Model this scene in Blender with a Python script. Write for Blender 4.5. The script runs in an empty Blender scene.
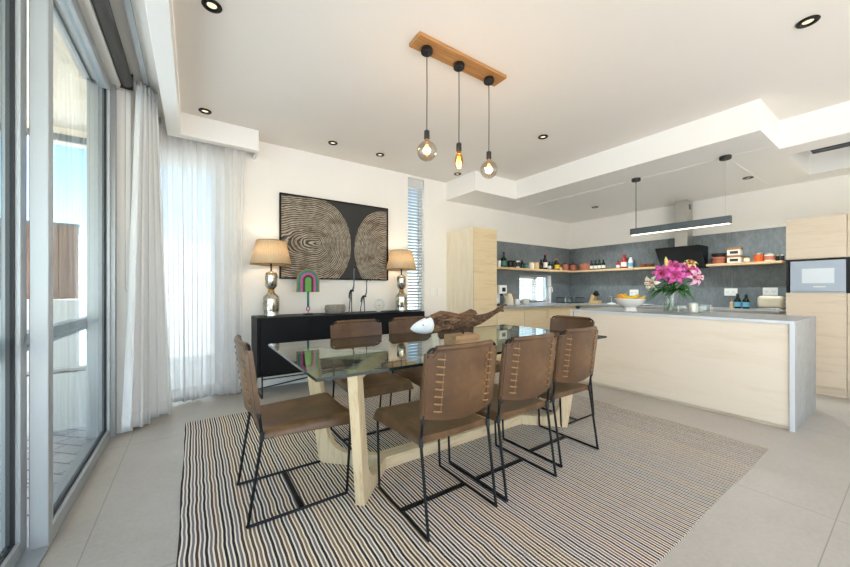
import bpy, bmesh, math, random
from mathutils import Vector, Matrix
R = math.radians
PI = math.pi
random.seed(7)
scene = bpy.context.scene
COL = scene.collection

# ------------------------------------------------------------------ mesh builder
class MB:
    def __init__(s):
        s.v = []; s.f = []; s.m = []; s.mi = 0; s.M = Matrix.Identity(4)
    def add(s, vs, fs):
        o = len(s.v)
        s.v += [tuple(s.M @ Vector(p)) for p in vs]
        s.f += [tuple(i + o for i in f) for f in fs]
        s.m += [s.mi] * len(fs)
        return s
    def box(s, x0, x1, y0, y1, z0, z1):
        vs = [(x0,y0,z0),(x1,y0,z0),(x1,y1,z0),(x0,y1,z0),(x0,y0,z1),(x1,y0,z1),(x1,y1,z1),(x0,y1,z1)]
        return s.add(vs, [(0,3,2,1),(4,5,6,7),(0,1,5,4),(1,2,6,5),(2,3,7,6),(3,0,4,7)])
    def cbox(s, c, size):
        return s.box(c[0]-size[0]/2, c[0]+size[0]/2, c[1]-size[1]/2, c[1]+size[1]/2, c[2]-size[2]/2, c[2]+size[2]/2)
    def prism(s, poly, a, b, axes='xzy'):
        # poly in the first two axes, extruded from a to b along the third
        ix = ['xyz'.index(c) for c in axes]
        n = len(poly); vs = []
        for t in (a, b):
            for p in poly:
                q = [0,0,0]; q[ix[0]] = p[0]; q[ix[1]] = p[1]; q[ix[2]] = t; vs.append(tuple(q))
        fs = [tuple(range(n)), tuple(range(2*n-1, n-1, -1))]
        fs += [(i, i+n, (i+1) % n + n, (i+1) % n) for i in range(n)]
        return s.add(vs, fs)
    def lathe(s, prof, c=(0,0,0), seg=24, cap=True):
        vs = []; fs = []
        n = len(prof)
        for r, z in prof:
            for k in range(seg):
                a = 2*PI*k/seg
                vs.append((c[0]+r*math.cos(a), c[1]+r*math.sin(a), c[2]+z))
        for i in range(n-1):
            for k in range(seg):
                k2 = (k+1) % seg
                fs.append((i*seg+k, i*seg+k2, (i+1)*seg+k2, (i+1)*seg+k))
        if cap:
            if prof[0][0] > 1e-5: fs.append(tuple(range(seg-1, -1, -1)))
            if prof[-1][0] > 1e-5: fs.append(tuple((n-1)*seg+k for k in range(seg)))
        return s.add(vs, fs)
    def cyl(s, c, r, h, seg=24):
        return s.lathe([(r,0),(r,h)], c, seg)
    def tube(s, pts, r, seg=8, closed=False, cap=True):
        P = [Vector(p) for p in pts]; n = len(P); vs = []; fs = []
        rr = r if isinstance(r, (list, tuple)) else [r]*n
        prev = None
        for i, p in enumerate(P):
            if closed: t = (P[(i+1) % n]-P[i-1])
            else: t = P[min(i+1,n-1)]-P[max(i-1,0)]
            t.normalize()
            if prev is None:
                a = Vector((0,0,1)) if abs(t.z) < .9 else Vector((1,0,0))
                u = t.cross(a).normalized()
            else:
                u = (prev - t*prev.dot(t)).normalized()
            prev = u; w = t.cross(u)
            for k in range(seg):
                a = 2*PI*k/seg
                vs.append(tuple(p + (u*math.cos(a)+w*math.sin(a))*rr[i]))
        for i in range(n if closed else n-1):
            j = (i+1) % n
            for k in range(seg):
                k2 = (k+1) % seg
                fs.append((i*seg+k, i*seg+k2, j*seg+k2, j*seg+k))
        if cap and not closed:
            fs.append(tuple(range(seg-1,-1,-1))); fs.append(tuple((n-1)*seg+k for k in range(seg)))
        return s.add(vs, fs)
    def sphere(s, c, r, seg=20, rings=12, sc=(1,1,1)):
        vs = []; fs = []
        for i in range(rings+1):
            t = PI*i/rings
            for k in range(seg):
                a = 2*PI*k/seg
                vs.append((c[0]+r*sc[0]*math.sin(t)*math.cos(a), c[1]+r*sc[1]*math.sin(t)*math.sin(a), c[2]-r*sc[2]*math.cos(t)))
        for i in range(rings):
            for k in range(seg):
                k2 = (k+1) % seg
                fs.append((i*seg+k, i*seg+k2, (i+1)*seg+k2, (i+1)*seg+k))
        return s.add(vs, fs)
    def grid(s, fn, nu, nv, closed_u=False):
        vs = [fn(i/nu, j/nv) for j in range(nv+1) for i in range(nu+1)]
        fs = []
        for j in range(nv):
            for i in range(nu):
                a = j*(nu+1)+i
                fs.append((a, a+1, a+nu+2, a+nu+1))
        return s.add(vs, fs)
    def slab(s, top, bot, nu, nv):
        # closed solid between two grids
        o = MB(); o.M = Matrix.Identity(4)
        vt = [top(i/nu, j/nv) for j in range(nv+1) for i in range(nu+1)]
        vb = [bot(i/nu, j/nv) for j in range(nv+1) for i in range(nu+1)]
        N = len(vt); fs = []
        for j in range(nv):
            for i in range(nu):
                a = j*(nu+1)+i
                fs.append((a, a+1, a+nu+2, a+nu+1))
                fs.append((N+a, N+a+nu+1, N+a+nu+2, N+a+1))
        ring = [i for i in range(nu+1)] + [j*(nu+1)+nu for j in range(1,nv+1)] + [nv*(nu+1)+i for i in range(nu-1,-1,-1)] + [j*(nu+1) for j in range(nv-1,0,-1)]
        for a, b in zip(ring, ring[1:]+ring[:1]):
            fs.append((a, N+a, N+b, b))
        return s.add(vt+vb, fs)
    def build(s, name, mats, parent=None, bevel=0, angle=35, solid=0, sub=0, segs=2):
        me = bpy.data.meshes.new(name)
        me.from_pydata(s.v, [], s.f)
        if not isinstance(mats, (list, tuple)): mats = [mats]
        for m in mats: me.materials.append(m)
        for p, i in zip(me.polygons, s.m): p.material_index = min(i, len(mats)-1)
        bm = bmesh.new(); bm.from_mesh(me)
        bmesh.ops.remove_doubles(bm, verts=bm.verts, dist=1e-6)
        bmesh.ops.recalc_face_normals(bm, faces=bm.faces)
        bm.to_mesh(me); bm.free()
        for p in me.polygons: p.use_smooth = True
        me.set_sharp_from_angle(angle=R(angle))
        o = bpy.data.objects.new(name, me); COL.objects.link(o)
        if parent: o.parent = parent
        if solid:
            md = o.modifiers.new('solid', 'SOLIDIFY'); md.thickness = solid; md.offset = 0
        if bevel:
            md = o.modifiers.new('bevel', 'BEVEL'); md.width = bevel; md.segments = segs; md.limit_method = 'ANGLE'; md.angle_limit = R(40)
            md.harden_normals = False
        if sub:
            md = o.modifiers.new('sub', 'SUBSURF'); md.levels = sub; md.render_levels = sub
        return o

def tag(o, label=None, cat=None, group=None, kind=None):
    if label: o['label'] = label
    if cat: o['category'] = cat
    if group: o['group'] = group
    if kind: o['kind'] = kind
    return o
def thing(name, label, cat, loc=(0,0,0), rz=0, group=None):
    o = bpy.data.objects.new(name, None); COL.objects.link(o)
    o.empty_display_size = .1
    o.location = loc; o.rotation_euler = (0,0,rz)
    return tag(o, label, cat, group)
def struct(name, mb, m, parent=None, **k):
    o = mb.build(name, m, parent, **k)
    if parent is None: o['kind'] = 'structure'
    return o
def copy_tree(o, parent=None):
    c = o.copy(); COL.objects.link(c)
    if parent: c.parent = parent
    for ch in list(o.children): copy_tree(ch, c)
    return c
def arc(c, r, a0, a1, n, plane='xz'):
    out = []
    for i in range(n+1):
        a = R(a0+(a1-a0)*i/n); p = [c[0],c[1],c[2]]
        i0, i1 = 'xyz'.index(plane[0]), 'xyz'.index(plane[1])
        p[i0] += r*math.cos(a); p[i1] += r*math.sin(a); out.append(tuple(p))
    return out

# ------------------------------------------------------------------ materials
def lin(h):
    h = h.lstrip('#'); out = []
    for i in (0,2,4):
        c = int(h[i:i+2],16)/255
        out.append(c/12.92 if c <= .04045 else ((c+.055)/1.055)**2.4)
    return tuple(out)+(1,)
class NT:
    def __init__(s, name):
        s.mat = bpy.data.materials.new(name); s.mat.use_nodes = True
        s.t = s.mat.node_tree; s.t.nodes.clear()
        s.out = s.n('ShaderNodeOutputMaterial')
    def n(s, typ, **kw):
        nd = s.t.nodes.new(typ)
        for k, v in kw.items():
            if k in nd.inputs: nd.inputs[k].default_value = v
            else: setattr(nd, k, v)
        return nd
    def l(s, a, b): s.t.links.new(a, b)
    def bsdf(s, col, rough=.5, metal=0, **kw):
        b = s.n('ShaderNodeBsdfPrincipled'); b.inputs['Roughness'].default_value = rough
        b.inputs['Metallic'].default_value = metal
        if isinstance(col, str): b.inputs['Base Color'].default_value = lin(col)
        elif isinstance(col, tuple): b.inputs['Base Color'].default_value = col
        else: s.l(col, b.inputs['Base Color'])
        for k, v in kw.items(): b.inputs[k].default_value = v
        s.l(b.outputs[0], s.out.inputs['Surface']); s.b = b
        return b
    def coord(s, scale=(1,1,1), rot=(0,0,0), loc=(0,0,0), out='Object'):
        tc = s.n('ShaderNodeTexCoord'); mp = s.n('ShaderNodeMapping')
        mp.inputs['Scale'].default_value = scale; mp.inputs['Rotation'].default_value = rot; mp.inputs['Location'].default_value = loc
        s.l(tc.outputs[out], mp.inputs['Vector']); return mp.outputs[0]
    def noise(s, vec, scale=5, detail=4, rough=.55, dist=0):
        nz = s.n('ShaderNodeTexNoise'); nz.inputs['Scale'].default_value = scale
        nz.inputs['Detail'].default_value = detail; nz.inputs['Roughness'].default_value = rough; nz.inputs['Distortion'].default_value = dist
        s.l(vec, nz.inputs['Vector']); return nz.outputs[0]
    def ramp(s, fac, stops, interp='LINEAR'):
        r = s.n('ShaderNodeValToRGB'); cr = r.color_ramp; cr.interpolation = interp
        while len(cr.elements) < len(stops): cr.elements.new(.5)
        for e, (p, c) in zip(cr.elements, stops):
            e.position = p; e.color = lin(c) if isinstance(c, str) else c
        s.l(fac, r.inputs[0]); return r.outputs[0]
    def math(s, op, a, b=None, c=None, clamp=False):
        m = s.n('ShaderNodeMath', operation=op); m.use_clamp = clamp
        for i, v in enumerate((a, b, c)):
            if v is None: continue
            if isinstance(v, (int, float)): m.inputs[i].default_value = v
            else: s.l(v, m.inputs[i])
        return m.outputs[0]
    def mix(s, fac, a, b):
        m = s.n('ShaderNodeMix', data_type='RGBA')
        for sock, v in ((m.inputs[0], fac), (m.inputs[6], a), (m.inputs[7], b)):
            if isinstance(v, (int, float)): sock.default_value = v
            elif isinstance(v, str): sock.default_value = lin(v)
            elif isinstance(v, tuple): sock.default_value = v
            else: s.l(v, sock)
        return m.outputs[2]
    def bump(s, h, strength=.2, dist=.01):
        b = s.n('ShaderNodeBump'); b.inputs['Strength'].default_value = strength; b.inputs['Distance'].default_value = dist
        s.l(h, b.inputs['Height']); s.l(b.outputs[0], s.b.inputs['Normal'])
M = {}
def plain(name, col, rough=.5, metal=0, var=.0, vscale=20, bump=0, **kw):
    t = NT(name)
    if var or bump:
        nz = t.noise(t.coord(), vscale, 5)
        c = lin(col)
        lo = tuple(x*(1-var) for x in c[:3])+(1,); hi = tuple(min(1,x*(1+var)) for x in c[:3])+(1,)
        t.bsdf(t.ramp(nz, [(.3,lo),(.7,hi)]), rough, metal, **kw)
        if bump: t.bump(nz, bump, .01)
    else:
        t.bsdf(col, rough, metal, **kw)
    M[name] = t.mat; return t.mat
def wood(name, c1, c2, axis='x', scale=3, rough=.5, stretch=14, c3=None):
    t = NT(name)
    sc = {'x':(1,stretch,stretch),'y':(stretch,1,stretch),'z':(stretch,stretch,1)}[axis]
    v = t.coord(sc)
    a = t.noise(v, scale, 6, .6, .6)
    b = t.noise(v, scale*5, 3, .5)
    f = t.math('ADD', t.math('MULTIPLY', a, .75), t.math('MULTIPLY', b, .25))
    t.bsdf(t.ramp(f, [(.32,c2),(.5,c3 or c1),(.68,c1)]), rough)
    t.bump(f, .06, .004)
    M[name] = t.mat; return t.mat

plain('white_paint', '#EEEBE6', .85, var=.01, vscale=3)
plain('ceiling_paint', '#E8E3DC', .9, var=.01, vscale=2)
plain('trim_white', '#F1EFEB', .5)
plain('black_metal', '#16171A', .42, .6)
plain('black_plastic', '#121214', .45)
plain('aluminium', '#A9AEB1', .38, .75, var=.05, vscale=60)
plain('aluminium_pale', '#B0B5B8', .4, .35)
plain('gasket', '#101417', .6)
plain('steel', '#C9C6C0', .28, .9, var=.05, vscale=8)
plain('grey_metal', '#5A6268', .45, .5)
plain('off_white', '#EDEAE4', .35)
plain('cream_enamel', '#DDD2BC', .3)
plain('porcelain', '#F2F1EE', .2)
plain('terracotta', '#B4705A', .75, var=.12, vscale=30)
plain('dark_clay', '#3A2F2C', .6)
plain('stone_bowl', '#8C867A', .85, var=.18, vscale=40, bump=.2)
plain('black_wood', '#090B0E', .5, var=.15, vscale=30, **{'Specular IOR Level': .2})
plain('hood_black', '#08080A', .12)
plain('dark_glass_green', '#10261B', .12)
plain('dark_glass_brown', '#1C100B', .12)
plain('red_lacquer', '#A8231C', .35)
plain('orange_food', '#D2622B', .45, var=.2, vscale=50)
plain('yellow_paper', '#E2B71F', .5)
plain('banana', '#E9BE22', .5, var=.12, vscale=25)
plain('orange_fruit', '#E08A22', .5, var=.1, vscale=60)
plain('label_white', '#EAE6DC', .6)
plain('blue_label', '#6FB4D6', .5)
plain('teal_tin', '#3E7A6A', .4)
plain('leaf_green', '#2F6B2A', .5, var=.3, vscale=25)
plain('stem_green', '#5B7F3A', .5, var=.2)
plain('petal_pink', '#DE5CAE', .5, var=.35, vscale=22)
plain('petal_pale', '#F0B7D0', .5, var=.25, vscale=22)
plain('petal_white', '#F6F2E2', .5, var=.06)
plain('bud_yellow', '#E8D78A', .5, var=.1)
plain('anther', '#A4541D', .7)
plain('candle_wax', '#F5F0E4', .5)
plain('stitch', '#8E6C42', .6, var=.2, vscale=60)
plain('soil', '#4A4340', .95, var=.35, vscale=25, bump=.4)
plain('patio_plaster', '#CBCBC6', .9, var=.02)
plain('garden_wall_white', '#F1EEE8', .9, var=.02)
plain('patio_ceiling', '#F0E3CE', .9, var=.01)
plain('rail_grey', '#AFC0CC', .4, .3)
plain('fan_teal', '#2B7466', .7, var=.2, vscale=80)
plain('fan_dark', '#3A3030', .7)
plain('fan_pink', '#B44C86', .7, var=.2, vscale=80)
plain('fan_green', '#5C9A45', .7, var=.2, vscale=80)
plain('fan_natural', '#94794A', .75)
plain('socket_white', '#F0F0EE', .4)
plain('wall_cream_tan', '#D9B98A', .7)
plain('drift_white', '#D9DEE0', .7, var=.12, vscale=30, bump=.2)
plain('brass', '#B98B3C', .3, .9)
plain('grout_dark', '#3C3E40', .9)
wood('ash', '#DDC8A3', '#CDB38A', 'x', 2.2, .5, 12)
wood('ash_y', '#DDCDB8', '#CFBDA3', 'y', 2.2, .5, 12)
wood('ash_z', '#E8D6B6', '#D6BE95', 'z', 2.2, .5, 12)
wood('ash_panel', '#EADDCB', '#E3D4BF', 'y', 1.0, .5, 7)
wood('ash_pale', '#EFE3CC', '#E2D2B4', 'z', 1.8, .5, 9)
wood('table_wood', '#D3BE9B', '#B79E78', 'z', 4, .55, 9)
wood('table_wood_x', '#D3BE9B', '#B79E78', 'x', 4, .55, 9)
wood('oak', '#C08E57', '#97673A', 'x', 3, .55, 14, '#AE7D49')
wood('oak_light', '#DDBE94', '#C09E70', 'x', 3, .5, 14)
wood('oak_light_y', '#DDBE94', '#C09E70', 'y', 3, .5, 14)
wood('block_wood', '#C29A6E', '#8E6642', 'x', 6, .6, 8)
wood('knife_wood', '#D9B983', '#B98F58', 'z', 6, .5, 8)
wood('brown_clad', '#8A6A58', '#5E463A', 'z', 3, .7, 10)
wood('bowl_wood', '#8A5A34', '#5E3A1E', 'x', 8, .5, 4)

# leather
t = NT('leather'); v = t.coord()
a = t.noise(v, 5, 6, .6); g = t.noise(v, 180, 3)
t.bsdf(t.ramp(a, [(.22,'#392617'),(.5,'#583D24'),(.78,'#7D5D3C')]), .40)
t.bump(g, .12, .003); M['leather'] = t.mat
# slate panel
t = NT('slate'); v = t.coord()
a = t.noise(v, 2.2, 8, .7); b = t.noise(t.coord((3,3,1)), 14, 6, .7)
f = t.math('ADD', t.math('MULTIPLY', a, .5), t.math('MULTIPLY', b, .5))
t.bsdf(t.ramp(f, [(.32,'#565C60'),(.5,'#737A7E'),(.7,'#90979A')]), .5); t.bump(f, .1, .004); M['slate'] = t.mat
# concrete worktop
t = NT('concrete'); v = t.coord(); a = t.noise(v, 9, 8, .7)
t.bsdf(t.ramp(a, [(.3,'#8B8C8B'),(.7,'#A6A7A5')]), .4); M['concrete'] = t.mat
plain('worktop_edge', '#D5DAE0', .4)
# floor tiles
t = NT('floor_tile'); tc = t.n('ShaderNodeTexCoord'); sp = t.n('ShaderNodeSeparateXYZ'); t.l(tc.outputs['Object'], sp.inputs[0])
def joint(sock, off, size, wid):
    m = t.math('FRACT', t.math('DIVIDE', t.math('SUBTRACT', sock, off), size))
    d = t.math('MINIMUM', m, t.math('SUBTRACT', 1, m))
    return t.math('LESS_THAN', d, wid/size/2)
jx = joint(sp.outputs[0], -.395, 1.5, .004); jy = joint(sp.outputs[1], .245, 1.5, .004)
j = t.math('MAXIMUM', jx, jy)
a = t.noise(tc.outputs['Object'], 1.6, 8, .7); b = t.noise(tc.outputs['Object'], 45, 5, .8)
f = t.math('ADD', t.math('MULTIPLY', a, .55), t.math('MULTIPLY', b, .45))
c = t.ramp(f, [(.3,'#9F9A91'),(.5,'#AFAAA2'),(.7,'#BBB7B0')])
t.bsdf(t.mix(j, c, '#8B867E'), .38); t.bump(f, .05, .003); M['floor_tile'] = t.mat
# patio pavers: herringbone-looking brick pattern
t = NT('pavers'); br = t.n('ShaderNodeTexBrick'); t.l(t.coord((1,1,1), (0,0,R(45))), br.inputs['Vector'])
br.inputs['Scale'].default_value = 1; br.inputs['Brick Width'].default_value = .22; br.inputs['Row Height'].default_value = .11
br.inputs['Mortar Size'].default_value = .006; br.inputs['Color1'].default_value = lin('#A9AAAE'); br.inputs['Color2'].default_value = lin('#BCBCBE')
br.inputs['Mortar'].default_value = lin('#55575C'); t.bsdf(br.outputs[0], .8); M['pavers'] = t.mat
# rug
t = NT('rug_weave'); tc = t.n('ShaderNodeTexCoord'); sp = t.n('ShaderNodeSeparateXYZ'); t.l(tc.outputs['Object'], sp.inputs[0])
wob = t.noise(t.coord((.5,1.5,1)), 3.0, 2)
x = t.math('ADD', sp.outputs[0], t.math('MULTIPLY', t.math('SUBTRACT', wob, .5), .022))
u = t.math('DIVIDE', x, .0345)
fr = t.math('FRACT', u); fl = t.math('FLOOR', u)
wn = t.n('ShaderNodeTexWhiteNoise', noise_dimensions='1D'); t.l(fl, wn.inputs['W'])
dark = t.ramp(wn.outputs['Value'], [(0,'#241D1A'),(.35,'#4A3222'),(.65,'#1A1716'),(.85,'#5E4430')], 'CONSTANT')
grey = t.ramp(wn.outputs['Value'], [(0,'#77747A'),(.3,'#8C7658'),(.55,'#66656C'),(.8,'#84705C')], 'CONSTANT')
s1 = t.math('MULTIPLY', t.math('GREATER_THAN', fr, .20), t.math('LESS_THAN', fr, .52))
s2 = t.math('GREATER_THAN', fr, .71)
c = t.mix(s1, '#F2E9DA', dark); c = t.mix(s2, c, grey)
wv = t.n('ShaderNodeTexWave', bands_direction='Y'); wv.inputs['Scale'].default_value = 35; wv.inputs['Distortion'].default_value = .6
t.l(tc.outputs['Object'], wv.inputs['Vector'])
c = t.mix(t.math('MULTIPLY', t.noise(t.coord((1,1,1)), 160, 2), .12), c, '#6B6057')
t.bsdf(c, .95); t.bump(wv.outputs['Color'], .5, .004); M['rug_weave'] = t.mat
# painting
t = NT('painting'); tc = t.n('ShaderNodeTexCoord'); sp = t.n('ShaderNodeSeparateXYZ'); t.l(tc.outputs['Object'], sp.inputs[0])
px, pz = sp.outputs[0], sp.outputs[2]      # local: centre (0,0), 1.42 wide, 1.0 high
nz = t.n('ShaderNodeTexNoise'); nz.inputs['Scale'].default_value = 4; nz.inputs['Detail'].default_value = 3; t.l(tc.outputs['Object'], nz.inputs['Vector'])
nv = t.math('SUBTRACT', nz.outputs[0], .5)
def rings(cx, cz, ax_left, ax_right, az, rmax):
    dx = t.math('SUBTRACT', px, cx); dz = t.math('DIVIDE', t.math('SUBTRACT', pz, cz), az)
    right = t.math('GREATER_THAN', dx, 0)
    sx = t.math('ADD', t.math('MULTIPLY', right, 1/ax_right), t.math('MULTIPLY', t.math('SUBTRACT', 1, right), 1/ax_left))
    dx = t.math('MULTIPLY', dx, sx)
    d = t.math('SQRT', t.math('ADD', t.math('MULTIPLY', dx, dx), t.math('MULTIPLY', dz, dz)))
    dn = t.math('ADD', d, t.math('MULTIPLY', nv, .16))
    w = t.math('SINE', t.math('MULTIPLY', dn, 2*PI*24))
    w2 = t.math('SINE', t.math('MULTIPLY', dn, 2*PI*55))
    w = t.math('ADD', t.math('MULTIPLY', w, .65), t.math('MULTIPLY', w2, .35))
    w = t.math('ADD', w, t.math('MULTIPLY', t.math('SUBTRACT', t.noise(tc.outputs['Object'], 22, 4), .5), 1.3))
    line = t.math('MULTIPLY_ADD', w, .9, .42, clamp=True)
    return t.math('MULTIPLY', line, t.math('LESS_THAN', d, rmax))
la = rings(-.27, -.06, 1.5, .44, .56, 1.0)
lb = rings(.64, -.10, .425, .5, .56, 1.0)
line = t.math('MAXIMUM', la, lb)
ink = t.ramp(t.noise(t.coord((1,1,2)), 3, 3), [(.35,'#8A7660'),(.5,'#B8AB98'),(.65,'#9C8D7A')])
t.bsdf(t.mix(line, '#2A2A29', ink), .7); M['painting'] = t.mat
# driftwood
t = NT('driftwood'); a = t.noise(t.coord((3,7,7)), 3.2, 8, .75, 1.5); b = t.noise(t.coord((2,6,6)), 9, 5, .7)
f = t.math('ADD', t.math('MULTIPLY', a, .6), t.math('MULTIPLY', b, .4))
t.bsdf(t.ramp(f, [(.38,'#1C120C'),(.47,'#4A3322'),(.54,'#7E5E3F'),(.62,'#B08E64')]), .8); t.bump(f, 1.0, .05); M['driftwood'] = t.mat
wood('drift_fin', '#6E4A30', '#432A1A', 'x', 5, .7, 6)
# mercury glass lamp
t = NT('mercury_glass'); a = t.noise(t.coord(), 40, 5, .7)
t.bsdf(t.ramp(a, [(.35,'#8F8878'),(.6,'#D9D5CA')]), .16, .92); M['mercury_glass'] = t.mat
# thin glass
def thinglass(name, tint='#F4FAF8', base=.04, rough=0.0, gain=.9):
    t = NT(name)
    lw = t.n('ShaderNodeLayerWeight'); lw.inputs['Blend'].default_value = .5
    f = t.math('ADD', t.math('MULTIPLY', t.math('POWER', lw.outputs['Facing'], 4.5), gain), base, clamp=True)
    tr = t.n('ShaderNodeBsdfTransparent'); tr.inputs[0].default_value = lin(tint)
    gl = t.n('ShaderNodeBsdfGlossy'); gl.inputs['Roughness'].default_value = rough
    mx = t.n('ShaderNodeMixShader'); t.l(f, mx.inputs[0]); t.l(tr.outputs[0], mx.inputs[1]); t.l(gl.outputs[0], mx.inputs[2])
    t.l(mx.outputs[0], t.out.inputs['Surface']); M[name] = t.mat; return t.mat
thinglass('door_glass', '#EDF4F5', .03, 0, .6)
thinglass('clear_glass', '#FAFCFB', .06)
thinglass('table_glass', '#E8F3EE', .045, 0, .95)
thinglass('smoke_glass', '#E9E2D8', .13)
t = NT('glass_edge'); t.bsdf('#0E211D', .12); M['glass_edge'] = t.mat
# sheer
def sheer(name, col, transp, transl):
    t = NT(name)
    tr = t.n('ShaderNodeBsdfTransparent'); tl = t.n('ShaderNodeBsdfTranslucent'); df = t.n('ShaderNodeBsdfDiffuse')
    tl.inputs[0].default_value = lin(col); df.inputs[0].default_value = lin(col)
    m1 = t.n('ShaderNodeMixShader'); m1.inputs[0].default_value = transl
    t.l(df.outputs[0], m1.inputs[1]); t.l(tl.outputs[0], m1.inputs[2])
    m2 = t.n('ShaderNodeMixShader'); m2.inputs[0].default_value = transp
    t.l(m1.outputs[0], m2.inputs[1]); t.l(tr.outputs[0], m2.inputs[2])
    t.l(m2.outputs[0], t.out.inputs['Surface']); M[name] = t.mat
sheer('sheer_white', '#FBFBFB', .38, .65)
sheer('curtain_white', '#FAFAFA', .10, .42)
def shade(name):
    t = NT(name)
    tl = t.n('ShaderNodeBsdfTranslucent'); df = t.n('ShaderNodeBsdfDiffuse')
    tc = t.n('ShaderNodeTexCoord'); sp = t.n('ShaderNodeSeparateXYZ'); t.l(tc.outputs['Object'], sp.inputs[0])
    an = t.math('ARCTAN2', sp.outputs[1], sp.outputs[0])
    wv = t.math('FRACT', t.math('MULTIPLY', an, 11))
    c = t.ramp(t.math('ADD', t.math('MULTIPLY', wv, .4), t.math('MULTIPLY', t.noise(t.coord((40,40,1)), 3, 3), .6)), [(.3,'#D8C09A'),(.6,'#EBDABB')])
    t.l(c, tl.inputs[0]); t.l(c, df.inputs[0])
    mx = t.n('ShaderNodeMixShader'); mx.inputs[0].default_value = .4
    t.l(df.outputs[0], mx.inputs[1]); t.l(tl.outputs[0], mx.inputs[2]); t.l(mx.outputs[0], t.out.inputs['Surface']); M[name] = t.mat
shade('shade_straw')
def emit(name, col, st):
    t = NT(name); e = t.n('ShaderNodeEmission'); e.inputs[0].default_value = lin(col); e.inputs[1].default_value = st
    t.l(e.outputs[0], t.out.inputs['Surface']); M[name] = t.mat
emit('spot_glow', '#FFE9C4', .55)
emit('filament', '#FFA04A', 5)
emit('strip_glow', '#FFF0DA', 2.2)
t = NT('oven_glass'); t.bsdf('#A9B4C4', .22, 0); M['oven_glass'] = t.mat
t = NT('oven_window'); t.bsdf('#D9E0E8', .3, 0); M['oven_window'] = t.mat
plain('blind_slat', '#C9CBCB', .5)
plain('blind_tube', '#4A4744', .6)

# ------------------------------------------------------------------ dimensions
YW = 4.274      # picture wall plane
XK = 6.645      # hood wall plane
ZC = 2.822      # high ceiling
ZB = 2.542      # dropped ceiling
WT = .86        # worktop

# ------------------------------------------------------------------ setting
b = MB().box(-.60, 8.0, -3.2, 4.5, -.12, 0); struct('floor', b, M['floor_tile'])
b = MB().box(-.70, 8.0, -3.2, 4.5, ZC, ZC+.15)
struct('ceiling', b, M['ceiling_paint'])
# dropped kitchen ceiling with stepped outline and a recess
b = MB()
b.box(3.31, 4.15, 3.60, YW, ZB, ZC)
b.box(4.15, XK, 0.82, YW, ZB, ZC)
b.box(4.86, 5.18, -3.2, 0.82, ZB, ZC)
b.box(6.27, XK, -3.2, 0.82, ZB, ZC)
b.box(5.18, 6.27, .80, .82, ZB, ZC)
b.box(5.18, 6.27, -3.2, -.35, ZB, ZC)
struct('trim_1', b, M['trim_white'])
b = MB().box(4.70, 4.708, .84, 4.25, ZB-.003, ZB).box(4.87, 4.878, -1, .84, ZB-.003, ZB).box(4.708, XK, 1.19, 1.198, ZB-.003, ZB)
struct('trim_2', b, M['white_paint'])
# picture wall with three openings
b = MB(); y0, y1 = YW, YW+.2
def wallx(x0, x1, z0, z1): b.box(x0, x1, y0, y1, z0, z1)
wallx(-.70, -.36, 0, ZC); wallx(-.36, .22, 2.46, ZC); wallx(.22, 2.60, 0, ZC)
wallx(2.60, 2.89, 0, .45); wallx(2.60, 2.89, 2.785, ZC)
wallx(2.89, 5.03, 0, ZC); wallx(5.03, 6.0, 0, .87); wallx(5.03, 6.0, 1.41, ZC); wallx(6.0, XK+.2, 0, ZC)
struct('wall_back', b, M['white_paint'])
b = MB().box(XK, XK+.2, -.6, YW, 0, ZC).box(XK, XK+.2, -3.2, -.6, 2.54, ZC); struct('wall_right', b, M['white_paint'])  # gap beyond the ovens is invented, out of view, to let sky light in
b = MB().box(3.3, 8.0, -3.4, -3.2, 0, ZC); struct('wall_front_sun_block', b, M['white_paint'])  # unseen wall behind the camera, added to keep rear sun off the right side
b = MB().box(-.66, -.42, 3.57, YW, 0, ZC).box(-.68, -.47, -3.2, 3.57, 2.70, ZC); struct('wall_left', b, M['white_paint'])
b = MB().box(-.42-.02, -.405, 3.555, 3.57, 0, .075).box(-.60, -.42, 3.555, 3.57, 0, .075); struct('baseboard_left', b, M['trim_white'], bevel=.004)
b = MB().box(.22, 2.60, YW-.016, YW, 0, .085).box(2.60, 3.31, YW-.016, YW, 0, .085); struct('baseboard_back', b, M['trim_white'], bevel=.004)
# curtain pelmets
ZP = 2.605
b = MB().prism([(-.21,-3.2),(-.106,-3.2),(-.106,3.985),(.572,3.985),(.572,YW),(.548,YW),(.548,4.075),(-.21,4.075)], ZP, ZC, 'xyz')
struct('trim_3', b, M['trim_white'], bevel=.003)
b = MB().box(.735, .739, YW-.002, YW, .085, ZC); struct('trim_4', b, M['trim_white'])
# slate backsplash
b = MB()
xs = [3.80, 4.43, 5.03]
b.box(3.80, 4.415, YW-.012, YW, WT, 1.99).box(4.419, 5.03, YW-.012, YW, WT, 1.99)
b.box(5.03, 6.0, YW-.012, YW, 1.41, 1.99).box(6.0, XK, YW-.012, YW, WT, 1.99)
ys = [YW-.012, 3.36, 2.44, 1.62, .90]
for a, c in zip(ys, ys[1:]): b.box(XK-.012, XK, c+.002, a-.002, WT, 1.985)
struct('trim_5', b, M['slate'])
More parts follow.
